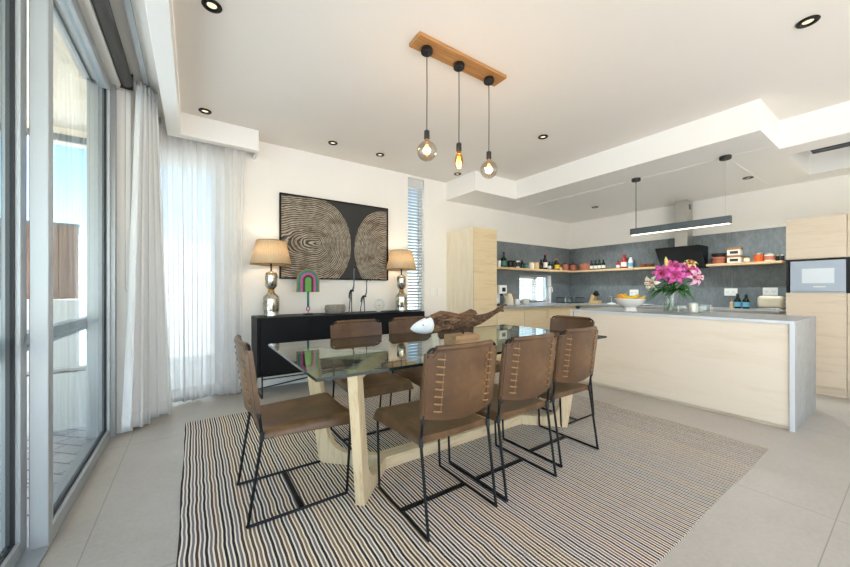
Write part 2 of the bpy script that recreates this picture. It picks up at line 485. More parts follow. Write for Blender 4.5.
# windows in the picture wall
def window(name, x0, x1, z0, z1, fr, mat='trim_white', y=None, mull=()):
    y = y or YW+.12
    b = MB()
    b.box(x0, x0+fr, y-.03, y+.03, z0, z1).box(x1-fr, x1, y-.03, y+.03, z0, z1)
    b.box(x0+fr, x1-fr, y-.03, y+.03, z0, z0+fr).box(x0+fr, x1-fr, y-.03, y+.03, z1-fr, z1)
    for mx in mull: b.box(mx-fr/2, mx+fr/2, y-.03, y+.03, z0+fr, z1-fr)
    o = struct(name, b, M[mat], bevel=.004)
    MB().box(x0+fr, x1-fr, y-.004, y+.004, z0+fr, z1-fr).build('pane', M['door_glass'], o)
    return o
window('window_1', -.36, .22, 0, 2.46, .05, 'aluminium_pale')
window('window_2', 2.60, 2.89, .45, 2.785, .03)
window('window_3', 5.03, 6.0, .87, 1.41, .035, 'aluminium', mull=(5.62,))

# ------------------------------------------------------------------ sliding glass doors in the left wall
def slide(name, xi, xo, y0, y1, stile0, stile1, z1=2.70):
    b = MB()
    b.box(xo, xi, y0, y0+stile0, .0, z1).box(xo, xi, y1-stile1, y1, .0, z1)
    b.box(xo, xi, y0+stile0, y1-stile1, 0, .07).box(xo, xi, y0+stile0, y1-stile1, z1-.07, z1)
    o = struct(name, b, M['aluminium_pale'], bevel=.004)
    xm = (xi+xo)/2
    MB().box(xm-.006, xm+.006, y0+stile0, y1-stile1, .07, z1-.07).build('pane', M['door_glass'], o)
    g = MB()
    for ya, yb in ((y0+stile0, y0+stile0+.008), (y1-stile1-.008, y1-stile1)): g.box(xm-.012, xm+.012, ya, yb, .07, z1-.07)
    g.box(xm-.012, xm+.012, y0+stile0+.008, y1-stile1-.008, .07, .077)
    g.build('gasket', M['gasket'], o)
    return o
slide('door_1', -.525, -.585, 2.155, 3.50, .055, .05)
slide('door_2', -.600, -.655, -.2, 2.195, .05, .07)
b = MB().box(-.66, -.50, 3.50, 3.555, 0, 2.70).box(-.655, -.522, -3.2, 3.50, .0, .012)
b.box(-.66, -.50, 3.50, 3.56, 2.70, 2.74)
struct('trim_6', b, M['aluminium'], bevel=.003)
b = MB().box(-.66, -.52, -3.2, 3.5, 2.702, 2.74)
for x in (-.645, -.592, -.535): b.box(x, x+.012, -3.2, 3.5, 2.675, 2.702)
struct('trim_7', b, M['aluminium'])

# roller blind
rb = thing('roller_blind', 'rolled-up dark grey roller blind above the sliding glass door', 'blind', (-.435, 0, 2.745))
b = MB(); b.M = Matrix.Rotation(R(-90), 4, 'X'); b.lathe([(.0,-.5),(.042,-.5),(.042,3.50),(.0,3.50)], (0,0,0), 24); b.build('fabric_roll', M['blind_tube'], rb)
MB().box(-.04,.04,3.50,3.512,-.05,.075).build('bracket', M['black_plastic'], rb)
b = MB()
pts = [(-.012,3.535,-.03),(-.012,3.535,-1.60)] + [(-.012+.0+.018*(1-math.cos(a)), 3.535, -1.60-.03*math.sin(a)) for a in [PI*k/8 for k in range(1,8)]] + [(.024,3.535,-1.60),(.024,3.535,-.03)]
b.tube(pts, .0022, 6); b.build('pull_chain', M['steel'], rb)
# curtain track
ct = tag(MB().box(-.335,-.305,-1.0,4.09,ZC-.035,ZC).build('curtain_track', M['aluminium_pale']), 'slim pale metal curtain track running above the sliding glass door', 'curtain track')

def curtain(name, label, top, bot, z0, z1, folds, amp_t, amp_b, mat, seed):
    rnd = random.Random(seed)
    ph = [rnd.uniform(-.35,.35) for _ in range(int(folds)*2+4)]
    am = [rnd.uniform(.6,1.25) for _ in range(int(folds)*2+4)]
    def fn(u, v):
        # v 0 bottom .. 1 top
        k = u*folds*2; i = int(k); w = k-i
        a = am[i]*(1-w)+am[i+1]*w; p = ph[i]*(1-w)+ph[i+1]*w
        s = math.sin(PI*k+p*.8)
        amp = (amp_b*(1-v)+amp_t*v)*a
        x = (bot[0]+(bot[2]-bot[0])*u)*(1-v)+(top[0]+(top[2]-top[0])*u)*v
        y = (bot[1]+(bot[3]-bot[1])*u)*(1-v)+(top[1]+(top[3]-top[1])*u)*v
        dx, dy = bot[2]-bot[0], bot[3]-bot[1]; L = math.hypot(dx,dy); nx, ny = dy/L, -dx/L
        lat = amp*.35*math.sin(2*PI*k+p)
        sw = .012*math.sin(3*v+u*9)*(1-v)
        return (x+nx*(s*amp+sw)+dx/L*lat, y+ny*(s*amp+sw)+dy/L*lat, z0+(z1-z0)*v + (.012*math.sin(u*11) if v == 0 else 0))
    root = thing(name, label, 'curtain', (0,0,0))
    MB().grid(fn, int(folds*16), 30).build('cloth', M[mat], root, solid=.002, angle=180)
    def hem(u, v):
        p = fn(u, v*.045); q = Vector(p)
        return (q.x, q.y-.004, q.z)
    MB().grid(hem, int(folds*16), 2).build('hem', M[mat], root, solid=.002, angle=180)
    def head(u, v):
        p = fn(u, .975+v*.025); return (p[0], p[1]-.004, p[2])
    MB().grid(head, int(folds*16), 2).build('heading_tape', M[mat], root, solid=.002, angle=180)
    return root
curtain('curtain', 'white curtain bunched in the corner next to the sliding glass door', (-.375,3.53,-.27,3.70), (-.46,3.49,-.18,3.86), .02, ZC-.035, 5, .032, .05, 'curtain_white', 3)
curtain('curtain', 'white sheer curtain drawn over the corner window left of the sideboard', (-.36,4.15,.45,4.16), (-.32,4.16,.42,4.175), .02, ZC-.03, 10, .028, .042, 'sheer_white', 5)

# ------------------------------------------------------------------ outside
b = MB().box(-4.5, -.60, -4, 7.5, -.14, -.02); struct('floor_patio', b, M['pavers'])
b = MB().box(-60, 60, -60, 60, -.3, -.2); struct('ground', b, M['patio_plaster'])
b = MB().box(-3.2, -.68, -3.5, 5.15, 2.80, 2.95).box(-4.2, -.6, 5.0, 5.15, 2.66, 2.80); struct('ceiling_patio', b, M['patio_ceiling'])
b = MB().box(-4.2, -.75, 4.965, 5.0, 2.655, 2.72); struct('trim_8', b, M['grey_metal'])
b = MB().box(-4.3, -1.02, 5.0, 5.12, -.02, 1.02); struct('wall_patio', b, M['patio_plaster'])
b = MB().box(-1.6, 3.6, 7.2, 7.35, -.2, 1.95); struct('wall_garden', b, M['garden_wall_white'])
b = MB().box(-.70, -.57, 3.93, 4.25, -.02, 2.80); struct('trim_9', b, M['patio_plaster'])
fn = thing('fence', 'brown timber clad fence standing on the white patio wall', 'fence', (-2.6, 5.06, 1.02))
b = MB()
for k in range(22): b.box(-1.6+k*.145, -1.6+k*.145+.138, -.02, .02, 0.01, .77)
b.build('cladding', M['brown_clad'], fn)
MB().box(-1.61, 1.59, -.03, .03, .77, .80).build('cap_rail', M['grey_metal'], fn)
pl = thing('planter_box', 'low white patio planter box filled with dark soil', 'planter', (-.98, 4.12, -.02))
b = MB().box(-.30,.25,-.16,-.12,0,.46).box(-.30,.25,.10,.14,0,.46).box(-.30,-.26,-.12,.10,0,.46).box(.21,.25,-.12,.10,0,.46)
b.build('box', M['patio_plaster'], pl)
MB().grid(lambda u,v: (-.26+.47*u, -.12+.22*v, .42+.015*math.sin(u*17)*math.cos(v*9)), 14, 8).build('soil', M['soil'], pl, solid=.02)
rl = thing('balustrade', 'pale grey metal handrail outside the sliding glass door', 'railing', (-.71, 0, -.02))
MB().box(-.03,.03,-1.5,3.90,.875,.935).build('handrail', M['rail_grey'], rl, bevel=.006)
MB().box(-.02,.02,-1.5,3.90,.84,.862).build('lower_rail', M['rail_grey'], rl, bevel=.004)
for y in (-1.4, 3.86): MB().box(-.02,.02,y,y+.03,0,.875).build('post', M['rail_grey'], rl)

# ------------------------------------------------------------------ rug
def rugtop(u, v):
    x = -.06+3.42*u; y = .62+2.88*v
    ex = .003*math.sin(y*7.3)*(1 if u in (0,1) else 0); ey = .003*math.sin(x*6.1)*(1 if v in (0,1) else 0)
    return (x+ex, y+ey, .006)
def rugbot(u, v):
    p = rugtop(u, v); return (p[0], p[1], .0005)
rug = tag(MB().slab(rugtop, rugbot, 60, 50).build('rug', M['rug_weave'], angle=60), 'flat-woven rug striped in cream, grey and brown under the dining table', 'rug')
ZR = .006

# ------------------------------------------------------------------ dining table
tb = thing('dining_table', 'long glass-topped dining table on a pale timber base', 'table', (1.62, 1.94, ZR))
TX0, TX1, TY0, TY1 = .42-1.62, 2.72-1.62, 1.425-1.94, 2.515-1.94
zt0, zt1 = .744-ZR, .758-ZR
b = MB(); b.box(TX0,TX1,TY0,TY1,zt0,zt1)
b.m = [0,0,1,1,1,1]
b.build('glass_top', [M['table_glass'], M['glass_edge']], tb)
prof = [(.02,0),(.43,0),(.43,.078),(.21,.078)]
prof += [(.21-.14*math.sin(a), .078+.17*(1-math.cos(a))) for a in [PI/2*k/6 for k in range(1,7)]]
prof += [(.0,.672),(.43,.682),(.43,zt0-.004),(-.09,zt0-.004)]
for sx in (-1, 1):
    for sy in (-1, 1):
        b = MB()
        ang = math.atan2(-sy, -sx)
        b.M = Matrix.Translation((sx*(.945 if sy > 0 else .922), sy*.305, 0)) @ Matrix.Rotation(ang, 4, 'Z')
        b.prism(prof, -.026, .026, 'xzy')
        b.build('leg', M['table_wood'], tb, bevel=.004)
        p = MB(); p.cyl((sx*.93, sy*.29, zt0-.004), .02, .004); p.build('glass_pad', M['steel'], tb)
MB().box(-.66,.66,-.05,.05,.0,.074).build('stretcher', M['table_wood_x'], tb, bevel=.005)

# ------------------------------------------------------------------ chairs
def rear_y(z):   # y of back upright
    if z < .42: return -.245 + (.245-.185)*(z/.42)
    return -.185 - .055*((z-.42)/.44)
def make_chair():
    root = thing('dining_chair', 'x', 'chair')
    W = .212; r = .0074
    for s in (-1, 1):
        MB().tube([(s*W,-.25,r+.001),(s*W,.24,r+.001)], r, 8).build('runner', M['black_metal'], root)
        pts = [(s*W,.236,r)] + [(s*W,.24,.02),(s*W,.262,.40),(s*W,.262,.418)]
        MB().tube(pts, r, 8).build('leg', M['black_metal'], root)
        pts = [(s*W,-.25,r),(s*W,-.244,.02),(s*W,-.187,.40),(s*W,-.185,.42)]
        MB().tube(pts, r, 8).build('leg', M['black_metal'], root)
        MB().tube([(s*W,-.187,.40),(s*W,-.184,.44)], .0115, 10).build('seat_joint', M['black_plastic'], root)
        b = MB(); b.tube([(s*W,rear_y(.525),.512),(s*W,rear_y(.55),.55)], .0105, 10); b.tube([(s*W,rear_y(.53),.525),(s*(W-.03),rear_y(.53)-.003,.525)], .005, 6); b.build('back_clip', M['black_plastic'], root)
    MB().box(-W,W,-.012,.012,.004,.012).build('stretcher', M['black_metal'], root)
    b = MB()
    for y in (-.14,.20): b.tube([(-W,y,.405),(W,y,.405)], .007, 8)
    b.tube([(-W,-.187,.41),(-W,.262,.41)], r, 8); b.tube([(W,-.187,.41),(W,.262,.41)], r, 8)
    b.build('seat_frame', M['black_metal'], root)
    # back frame: inverted U with rounded corners, bowed top bar
    zt = .855; cr = .03; pts = []
    for z in (.42,.5,.6,.7,.8): pts.append((-W, rear_y(z), z))
    for a in (180,150,120,90): pts.append((-W+cr+cr*math.cos(R(a)), rear_y(zt), zt-cr+cr*math.sin(R(a))))
    n = 8
    for i in range(1, n):
        x = -W+cr+(2*W-2*cr)*i/n; pts.append((x, rear_y(zt)-.030*(1-(x/W)**2), zt))
    for a in (90,60,30,0): pts.append((W-cr+cr*math.cos(R(a)), rear_y(zt), zt-cr+cr*math.sin(R(a))))
    for z in (.8,.7,.6,.5,.42): pts.append((W, rear_y(z), z))
    MB().tube(pts, r, 8).build('back_frame', M['black_metal'], root)
    # seat: padded leather saddle with rounded sides and front
    def bump1(t, k=.12):
        e = min(t, 1-t)/k
        return 1 if e >= 1 else math.sqrt(max(0, 1-(1-e)**2))
    def top(u, v):
        x = (-.228+.456*u); y = -.182+.468*v
        z = .445 + .012*v - .016*math.sin(PI*u)*math.sin(PI*(.15+.7*v))
        z -= .03*(1-bump1(u,.07)) + .035*(1-bump1(max(v,.5),.09))
        return (x*(.96+.04*v), y, z)
    def bot(u, v):
        x = (-.228+.456*u); y = -.182+.468*v
        e = min(min(u,1-u)/.05, min(v,1-v)/.05, 1)
        return (x*(.96+.04*v), y, .408-.022*v*(1) if e < 1 else .400-.018*v)
    MB().slab(top, bot, 30, 28).build('seat', M['leather'], root, angle=60)
    # backrest
    z0, z1 = .535, .866
    def cy(x, z):
        bow = .030*(1-min(1,(x/W))**2)
        return rear_y(z) - bow
    def outline(u, v):
        x = -.222+.444*u
        lo = z0 - .028*math.sin(PI*u); hi = z1 - .004*math.sin(PI*u)
        e = abs(x)-.17
        if e > 0:
            hi -= .030*min(1, e/.018)
        z = lo+(hi-lo)*v
        return x, z
    def fr(u, v):
        x, z = outline(u, v); return (x, cy(x, z)+.0095, z)
    def bk(u, v):
        x, z = outline(u, v); return (x, cy(x, z)-.0095, z)
    back = MB().slab(fr, bk, 40, 20).build('backrest', M['leather'], root, angle=60)
    # wrapped edge flaps on the rear face
    for s in (-1, 1):
        def fa(u, v):
            x, z = outline((.02+.135*u) if s < 0 else (.98-.135*u), .06+.88*v); return (x, cy(x, z)-.0085, z)
        def fb(u, v):
            x, z = outline((.02+.135*u) if s < 0 else (.98-.135*u), .06+.88*v); return (x, cy(x, z)-.0130, z)
        MB().slab(fa, fb, 6, 14).build('leather_flap', M['leather'], back, angle=60)
        b = MB()
        for k in range(8):
            z = .562+k*.035; xs_ = s*.150
            p0 = (xs_-.020, cy(xs_-.02,z)-.0145, z+.004); p1 = (xs_+.018, cy(xs_+.018,z)-.0145, z-.002)
            m_ = (xs_, cy(xs_,z)-.0185, z+.001)
            b.tube([(p0[0],p0[1]+.006,p0[2]), p0, m_, p1, (p1[0],p1[1]+.006,p1[2])], .0042, 6)
            b.tube([(xs_-.018*s, cy(xs_,z)-.0145, z+.004),(xs_-.018*s, cy(xs_,z)-.0145, z+.03)], .0022, 5)
        b.build('lacing', M['stitch'], back)
    # rolled hem over the top bar
    hb = []
    for i in range(17):
        x = -.172+.344*i/16; hb.append((x, cy(x,zt), zt+.001))
    MB().tube(hb, .0145, 10).build('top_hem', M['leather'], back)
    return root
chair = make_chair()
spots = [
 (1.075, 1.488, 0, 'brown leather dining chair nearest the camera, second from left, its laced back to us'),
 (1.578, 1.488, 0, 'brown leather dining chair in the middle of the three with laced backs to us'),
 (2.128, 1.535, 0, 'brown leather dining chair rightmost of the three with laced backs to us'),
 (.455, 1.998, -PI/2, 'brown leather dining chair alone at the curtain end of the table'),
 (2.715, 1.88, PI/2, 'brown leather dining chair at the kitchen end of the table'),
 (1.12, 2.42, PI, 'brown leather dining chair on the far side, facing us, left of the other two'),
 (1.645, 2.42, PI, 'brown leather dining chair on the far side, partly behind the white wooden fish head'),
 (2.18, 2.42, PI, 'brown leather dining chair on the far side, hidden behind the wooden fish and its block'),
]
for i, (x, y, rz, lab) in enumerate(spots):
    c = chair if i == 0 else copy_tree(chair)
    c.location = (x, y, ZR); c.rotation_euler = (0,0,rz); c['label'] = lab; c['group'] = 'dining chairs round the glass table'

# ------------------------------------------------------------------ fish sculpture on block
ZT = .758
fs = thing('fish_sculpture', 'driftwood fish sculpture with a white head on a wooden block', 'sculpture', (1.515, 1.79, ZT))
b = MB(); b.box(-.10,.11,-.07,.06,.034,.066).box(-.10,.11,-.07,.06,0,.032).box(-.095,.105,-.065,.055,.03,.036)
b.build('block', M['block_wood'], fs, bevel=.002)
MB().cyl((.02,0,.066), .005, .05, 10).build('rod', M['black_metal'], fs)
axis = [(-.30,.150,.028,.070),(-.24,.158,.045,.078),(-.17,.163,.052,.080),(-.10,.160,.056,.076),(-.03,.158,.055,.066),(.05,.160,.052,.060),(.12,.163,.046,.052),(.19,.172,.036,.040),(.26,.192,.026,.028),(.33,.218,.020,.022),(.385,.240,.020,.026),(.41,.252,.010,.012)]
def ring_body(ax, seg=18, jit=0, seed=1):
    rnd = random.Random(seed); b = MB(); vs = []; fs_ = []
    for (x,z,ry,rz_) in ax:
        for k in range(seg):
            a = 2*PI*k/seg; j_ = 1+rnd.uniform(-jit,jit)
            vs.append((x, ry*math.cos(a)*j_, z-.012+.78*rz_*math.sin(a)*j_))
    n = len(ax)
    for i in range(n-1):
        for k in range(seg):
            k2 = (k+1) % seg
            fs_.append((i*seg+k, i*seg+k2, (i+1)*seg+k2, (i+1)*seg+k))
    fs_.append(tuple(range(seg))); fs_.append(tuple((n-1)*seg+k for k in range(seg)))
    b.add(vs, fs_); return b
fine = []
for a_, c_ in zip(axis, axis[1:]):
    for k in range(3):
        fine.append(tuple(p+(q-p)*k/3 for p, q in zip(a_, c_)))
fine.append(axis[-1])
ring_body(fine, 20, .07, 4).build('body', M['driftwood'], fs, angle=70)
head = [(-.405,.140,.004,.006),(-.385,.142,.018,.028),(-.355,.145,.030,.046),(-.32,.148,.039,.060),(-.29,.152,.045,.068),(-.265,.155,.047,.070),(-.255,.155,.040,.062)]
hd = ring_body(head, 18).build('head', M['drift_white'], fs, angle=70)
b = MB()
for s in (-1,1): b.sphere((-.335, s*.0345, .150), .0045, 10, 6)
b.build('eye', M['grey_metal'], hd)
def fin(pts, th):
    b = MB(); b.prism(pts, -th, th, 'xzy'); return b
fin([(-.26,.205),(-.17,.232),(-.10,.222),(-.02,.205),(.03,.215),(.09,.235),(.13,.222),(.15,.195),(-.0,.188),(-.2,.195)], .010).build('dorsal_fin', M['drift_fin'], fs, bevel=.004)
fin([(.375,.215),(.415,.268),(.425,.262),(.405,.235),(.418,.208),(.408,.202)], .009).build('tail_fin', M['drift_fin'], fs, bevel=.003)

# ------------------------------------------------------------------ sideboard
sb = thing('sideboard', 'long black wooden sideboard on thin black legs against the picture wall', 'sideboard', (1.56, 4.02, 0))
x0, x1, y0, y1 = -1.03, 1.02, -.215, .215
b = MB().box(x0,x1,y0,y1,.805,.838).box(x0,x1,y0,y1,.23,.255).box(x0,x0+.025,y0,y1,.255,.805).box(x1-.025,x1,y0,y1,.255,.805).box(x0+.025,x1-.025,y1-.015,y1,.255,.805)
b.build('carcass', M['black_wood'], sb, bevel=.003)
for k in range(4):
    w = (x1-x0-.056)/4; a = x0+.028+k*w
    d = MB().box(a+.0015, a+w-.0015, y0+.004, y0+.022, .258, .802).build('door', M['black_wood'], sb, bevel=.002)
for sx in (-1, 1):
    xa = x0+.05 if sx < 0 else x1-.05
    b = MB()
    b.tube([(xa,y0+.03,.006),(xa,y1-.03,.006)], .008, 6)
    b.tube([(xa,y0+.03,.006),(xa,y0+.03,.23)], .008, 6); b.tube([(xa,y1-.03,.006),(xa,y1-.03,.23)], .008, 6)
    b.build('leg_frame', M['black_metal'], sb)
b = MB(); b.tube([(x0+.05,y1-.03,.01),(x0+.95,y1-.03,.10),(x1-.05,y1-.03,.01)], .007, 6); b.tube([(x0+.05,y0+.03,.20),(x1-.05,y0+.03,.20)], .006, 6)
b.tube([(x0+.95,y1-.03,.10),(x0+.95,y1-.03,.23)], .007, 6)
b.build('brace', M['black_metal'], sb)
ZS = .838

def lamp(x, y, label):
    root = thing('table_lamp', label, 'lamp', (x, y, ZS), 0, 'matching table lamps on the sideboard')
    prof = [(0,0),(.085,0),(.088,.012),(.078,.028),(.083,.05),(.083,.15),(.078,.18),(.045,.205),(.028,.222),(.026,.236),(.045,.255),(.062,.275),(.064,.37),(.056,.395),(.02,.41),(.0,.412)]
    prof = [(r_, z_*1.20) for r_, z_ in prof]
    MB().lathe(prof, (0,0,0), 32).build('base', M['mercury_glass'], root, angle=50)
    MB().lathe([(.029,.258),(.034,.266),(.034,.281),(.029,.289)], (0,0,0), 24).build('collar', M['brass'], root)
    MB().cyl((0,0,.49), .009, .12, 12).build('stem', M['black_metal'], root)
    o = MB().lathe([(.208,.565),(.148,.820)], (0,0,0), 48, cap=False).build('lamp_shade', M['shade_straw'], root, solid=.003, angle=80)
    for rr_, zz_ in ((.208,.565),(.148,.820)):
        b = MB(); b.tube([(rr_*math.cos(2*PI*k/40), rr_*math.sin(2*PI*k/40), zz_) for k in range(40)], .004, 6, closed=True)
        b.build('shade_ring', M['brass'], o)
    MB().sphere((0,0,.64), .03, 16, 10).build('bulb', M['bulb_warm'], root)
    return root
emit('bulb_warm', '#FFD29A', 2)
lamp(.70, 4.03, 'silver glass table lamp with straw shade at the curtain end of the sideboard')
lamp(2.36, 4.05, 'silver glass table lamp with straw shade right of the picture by the narrow window')

# woven fan on stand
fn = thing('woven_fan', 'rainbow-banded woven hand fan upright on a small black stand', 'fan', (1.10, 4.04, ZS))
MB().box(-.05,.05,-.04,.04,0,.014).build('stand', M['black_metal'], fn, bevel=.002)
MB().tube([(0,0,.014),(0,0,.05)], .004, 8).build('stand_rod', M['black_metal'], fn)
b = MB(); b.tube([(.018*math.cos(2*PI*k/16), 0, .068+.024*math.sin(2*PI*k/16)) for k in range(16)], .006, 8, closed=True); b.build('handle_loop', M['fan_pink'], fn)
MB().tube([(0,0,.09),(0,0,.27)], .013, 8).build('handle', M['fan_teal'], fn)
def arch(r0, r1, zb, zc, y0_, y1_):
    b = MB(); outer = [(r1, zb)] + [(r1*math.cos(R(a)), zc+r1*math.sin(R(a))) for a in range(0,181,12)] + [(-r1, zb)]
    if r0 > 0:
        inner = [(-r0, zb)] + [(r0*math.cos(R(a)), zc+r0*math.sin(R(a))) for a in range(180,-1,-12)] + [(r0, zb)]
        n = len(outer); inner = inner[::-1]
        vs = [(p[0], y, p[1]) for y in (y0_, y1_) for p in outer+inner]; N = 2*n; fs_ = []
        for i in range(n-1):
            fs_ += [(i,i+1,n+i+1,n+i),(N+i,N+n+i,N+n+i+1,N+i+1),(i,N+i,N+i+1,i+1),(n+i,n+i+1,N+n+i+1,N+n+i)]
        fs_ += [(0,n,N+n,N),(n-1,N+n-1,N+2*n-1,2*n-1)]
        b.add(vs, fs_)
    else: b.prism(outer, y0_, y1_, 'xzy')
    return b
for r0, r1, m in ((.118,.130,'fan_natural'),(.086,.118,'fan_teal'),(.060,.086,'fan_pink'),(.034,.060,'fan_dark'),(0,.034,'fan_green')):
    arch(r0, r1, .262, .40, -.005, .005).build('woven_band', M[m], fn)
# stone bowl
b = MB().lathe([(0,0),(.10,0),(.118,.02),(.125,.06),(.118,.102),(.110,.105),(.106,.10),(.112,.06),(.10,.02),(0,.016)], (0,0,0), 36)
o = b.build('stone_bowl', M['stone_bowl'], angle=50); o.location = (1.41, 4.0, ZS); tag(o, 'squat grey stone bowl in the middle of the sideboard', 'bowl')
# bird sculptures
def bird(x, y, h, label, rz):
    root = thing('bird_sculpture', label, 'sculpture', (x,y,ZS), rz, 'thin dark bird figures on the sideboard')
    for dx, dy in ((-.045,-.02),(.02,.025)):
        MB().tube([(dx,dy,0),(dx*.8,dy*.8,h*.15),(dx*.3,dy*.3,h*.42)], [.008,.007,.010], 8).build('leg', M['grey_metal'], root)
    MB().tube([(-.035,0,h*.30),(-.02,0,h*.40),(.0,0,h*.46),(.022,0,h*.47),(.035,0,h*.44)], [.005,.015,.018,.014,.006], 10).build('body', M['black_metal'], root)
    MB().tube([(.02,0,h*.46),(.036,0,h*.56),(.04,0,h*.72),(.038,0,h*.86),(.045,0,h*.93)], [.012,.009,.007,.007,.010], 8).build('neck', M['grey_metal'], root)
    MB().tube([(.036,0,h*.93),(.05,0,h*.955),(.066,0,h*.95),(.10,0,h*.915)], [.005,.012,.009,.0015], 8).build('head', M['black_metal'], root)
bird(1.63, 4.04, .60, 'taller of the two thin dark bird figures on the sideboard', R(10))
bird(1.79, 4.03, .44, 'shorter of the two thin dark bird figures on the sideboard', R(-15))
# glass cloche ornament
gc = thing('glass_ornament', 'small clear glass dome ornament beside the right-hand table lamp', 'ornament', (2.02, 4.04, ZS))
MB().lathe([(.04,0),(.045,.012),(.03,.02)], (0,0,0), 24).build('base', M['porcelain'], gc)
MB().lathe([(.030,.02),(.062,.05),(.070,.095),(.055,.14),(.02,.165),(.0,.168)], (0,0,0), 28, cap=False).build('dome', M['clear_glass'], gc)
b = MB(); b.tube([(-.03,0,.08),(.0,0,.088),(.03,0,.08)], [.002,.008,.002], 8); b.tube([(0,0,.02),(0,0,.088)], .002, 6); b.build('figure', M['wall_cream_tan'], gc)
# small tray/book on sideboard
o = MB().box(-.11,.11,-.06,.06,0,.012).build('thin_book', M['black_plastic'], bevel=.002); o.location = (2.12,3.93,ZS); tag(o, 'thin dark book lying flat in front of the right-hand table lamp', 'book')

# ------------------------------------------------------------------ picture
pc = thing('framed_picture', 'large framed picture of pale tree-ring lines on charcoal above the sideboard', 'picture', (1.54, YW-.022, 1.76))
b = MB(); w, h, f = .712, .505, .016
b.box(-w,w,-.022,.020,h-f,h).box(-w,w,-.022,.020,-h,-h+f).box(-w,-w+f,-.022,.020,-h+f,h-f).box(w-f,w,-.022,.020,-h+f,h-f)
b.build('frame', M['black_wood'], pc, bevel=.002)
MB().box(-w+f,w-f,-.008,.004,-h+f,h-f).build('canvas', M['painting'], pc)

# narrow window blind
def blind(name, label, x0, x1, z0, z1, y, pitch, tilt, depth, hd, smat='blind_slat'):
    root = thing(name, label, 'blind', ((x0+x1)/2, y, z0))
    hw = (x1-x0)/2-.006
    MB().box(-hw,hw,-.03,.03,z1-z0-hd,z1-z0-.002).build('headrail', M['blind_slat'], root, bevel=.003)
    b = MB(); z = .04
    while z < z1-z0-hd-.02:
        b.M = Matrix.Translation((0,0,z)) @ Matrix.Rotation(R(tilt), 4, 'X')
        b.box(-hw, hw, -depth/2, depth/2, -.0012, .0012); z += pitch
    b.M = Matrix.Identity(4); b.build('slats', M[smat], root)
    b = MB()
    for x in (-hw*.55, hw*.55): b.tube([(x,-.0,.02),(x,0,z1-z0-hd)], .0018, 6)
    b.build('cord', M['grey_metal'], root)
    MB().box(-hw,hw,-.022,.022,.006,.022).build('bottom_rail', M['blind_slat'], root)
    return root
blind('venetian_blind', 'tall white venetian blind in the narrow window right of the picture', 2.60, 2.89, .46, 2.785, YW+.05, .046, -28, .050, .14)
blind('venetian_blind', 'small white venetian blind in the kitchen window above the worktop', 5.065, 5.60, .90, 1.375, YW+.05, .044, 44, .046, .04, 'curtain_white')

# switches by the tall cupboard
def plate(x, z, label, name='light_switch', cat='switch', rz=0, pos=None, w=.075, h=.115, n=2, rock=True):
    root = thing(name, label, cat, pos or (x, YW, z), rz)
    MB().box(-w/2,w/2,-.009,-.0005,-h/2,h/2).build('faceplate', M['socket_white'], root, bevel=.003)
    for k in range(n):
        xx = (k-(n-1)/2)*w/n
        MB().box(xx-w/n*.28, xx+w/n*.28, -.012, -.009, -.018 if rock else -.008, .018 if rock else .008).build('rocker', M['trim_white'], root, bevel=.001)
    return root
plate(3.03, 1.09, 'white light switch plate left of its twin beside the tall cupboard')
plate(3.17, 1.09, 'white light switch plate right of its twin, nearest the tall cupboard')

# ------------------------------------------------------------------ downlights
def downlight(x, y, z, label):
    root = thing('downlight', label, 'ceiling light', (x,y,z), 0, 'recessed black downlights')
    b = MB(); b.lathe([(.026,-.001),(.052,-.001),(.054,-.006),(.050,-.011),(.034,-.012),(.026,-.004)], (0,0,0), 28, cap=False); b.build('trim_ring', M['black_metal'], root)
    MB().lathe([(0,-.003),(.026,-.003),(.026,-.0005),(0,-.0005)], (0,0,0), 24, cap=False).build('lamp_face', M['spot_glow'], root)
DL = [(.088,2.385,ZC,'black recessed downlight near the top left, closest to the glass door'),
 (.087,3.832,ZC,'black recessed downlight by the corner of the curtain pelmet'),
 (1.324,3.836,ZC,'black recessed downlight in the ceiling above the left part of the picture'),
 (1.929,3.84,ZC,'black recessed downlight in the ceiling above the right end of the picture'),
 (3.185,3.84,ZC,'black recessed downlight left of the stepped kitchen ceiling corner'),
 (3.194,2.376,ZC,'black recessed downlight right of the hanging bulbs on the high ceiling'),
 (3.201,.415,ZC,'large lit downlight at the top right of the high ceiling'),
 (5.683,3.179,ZB,'black recessed downlight in the low kitchen ceiling left of the hood'),
 (5.782,1.256,ZB,'black recessed downlight in the low kitchen ceiling right of the hood')]
for d in DL: downlight(*d)

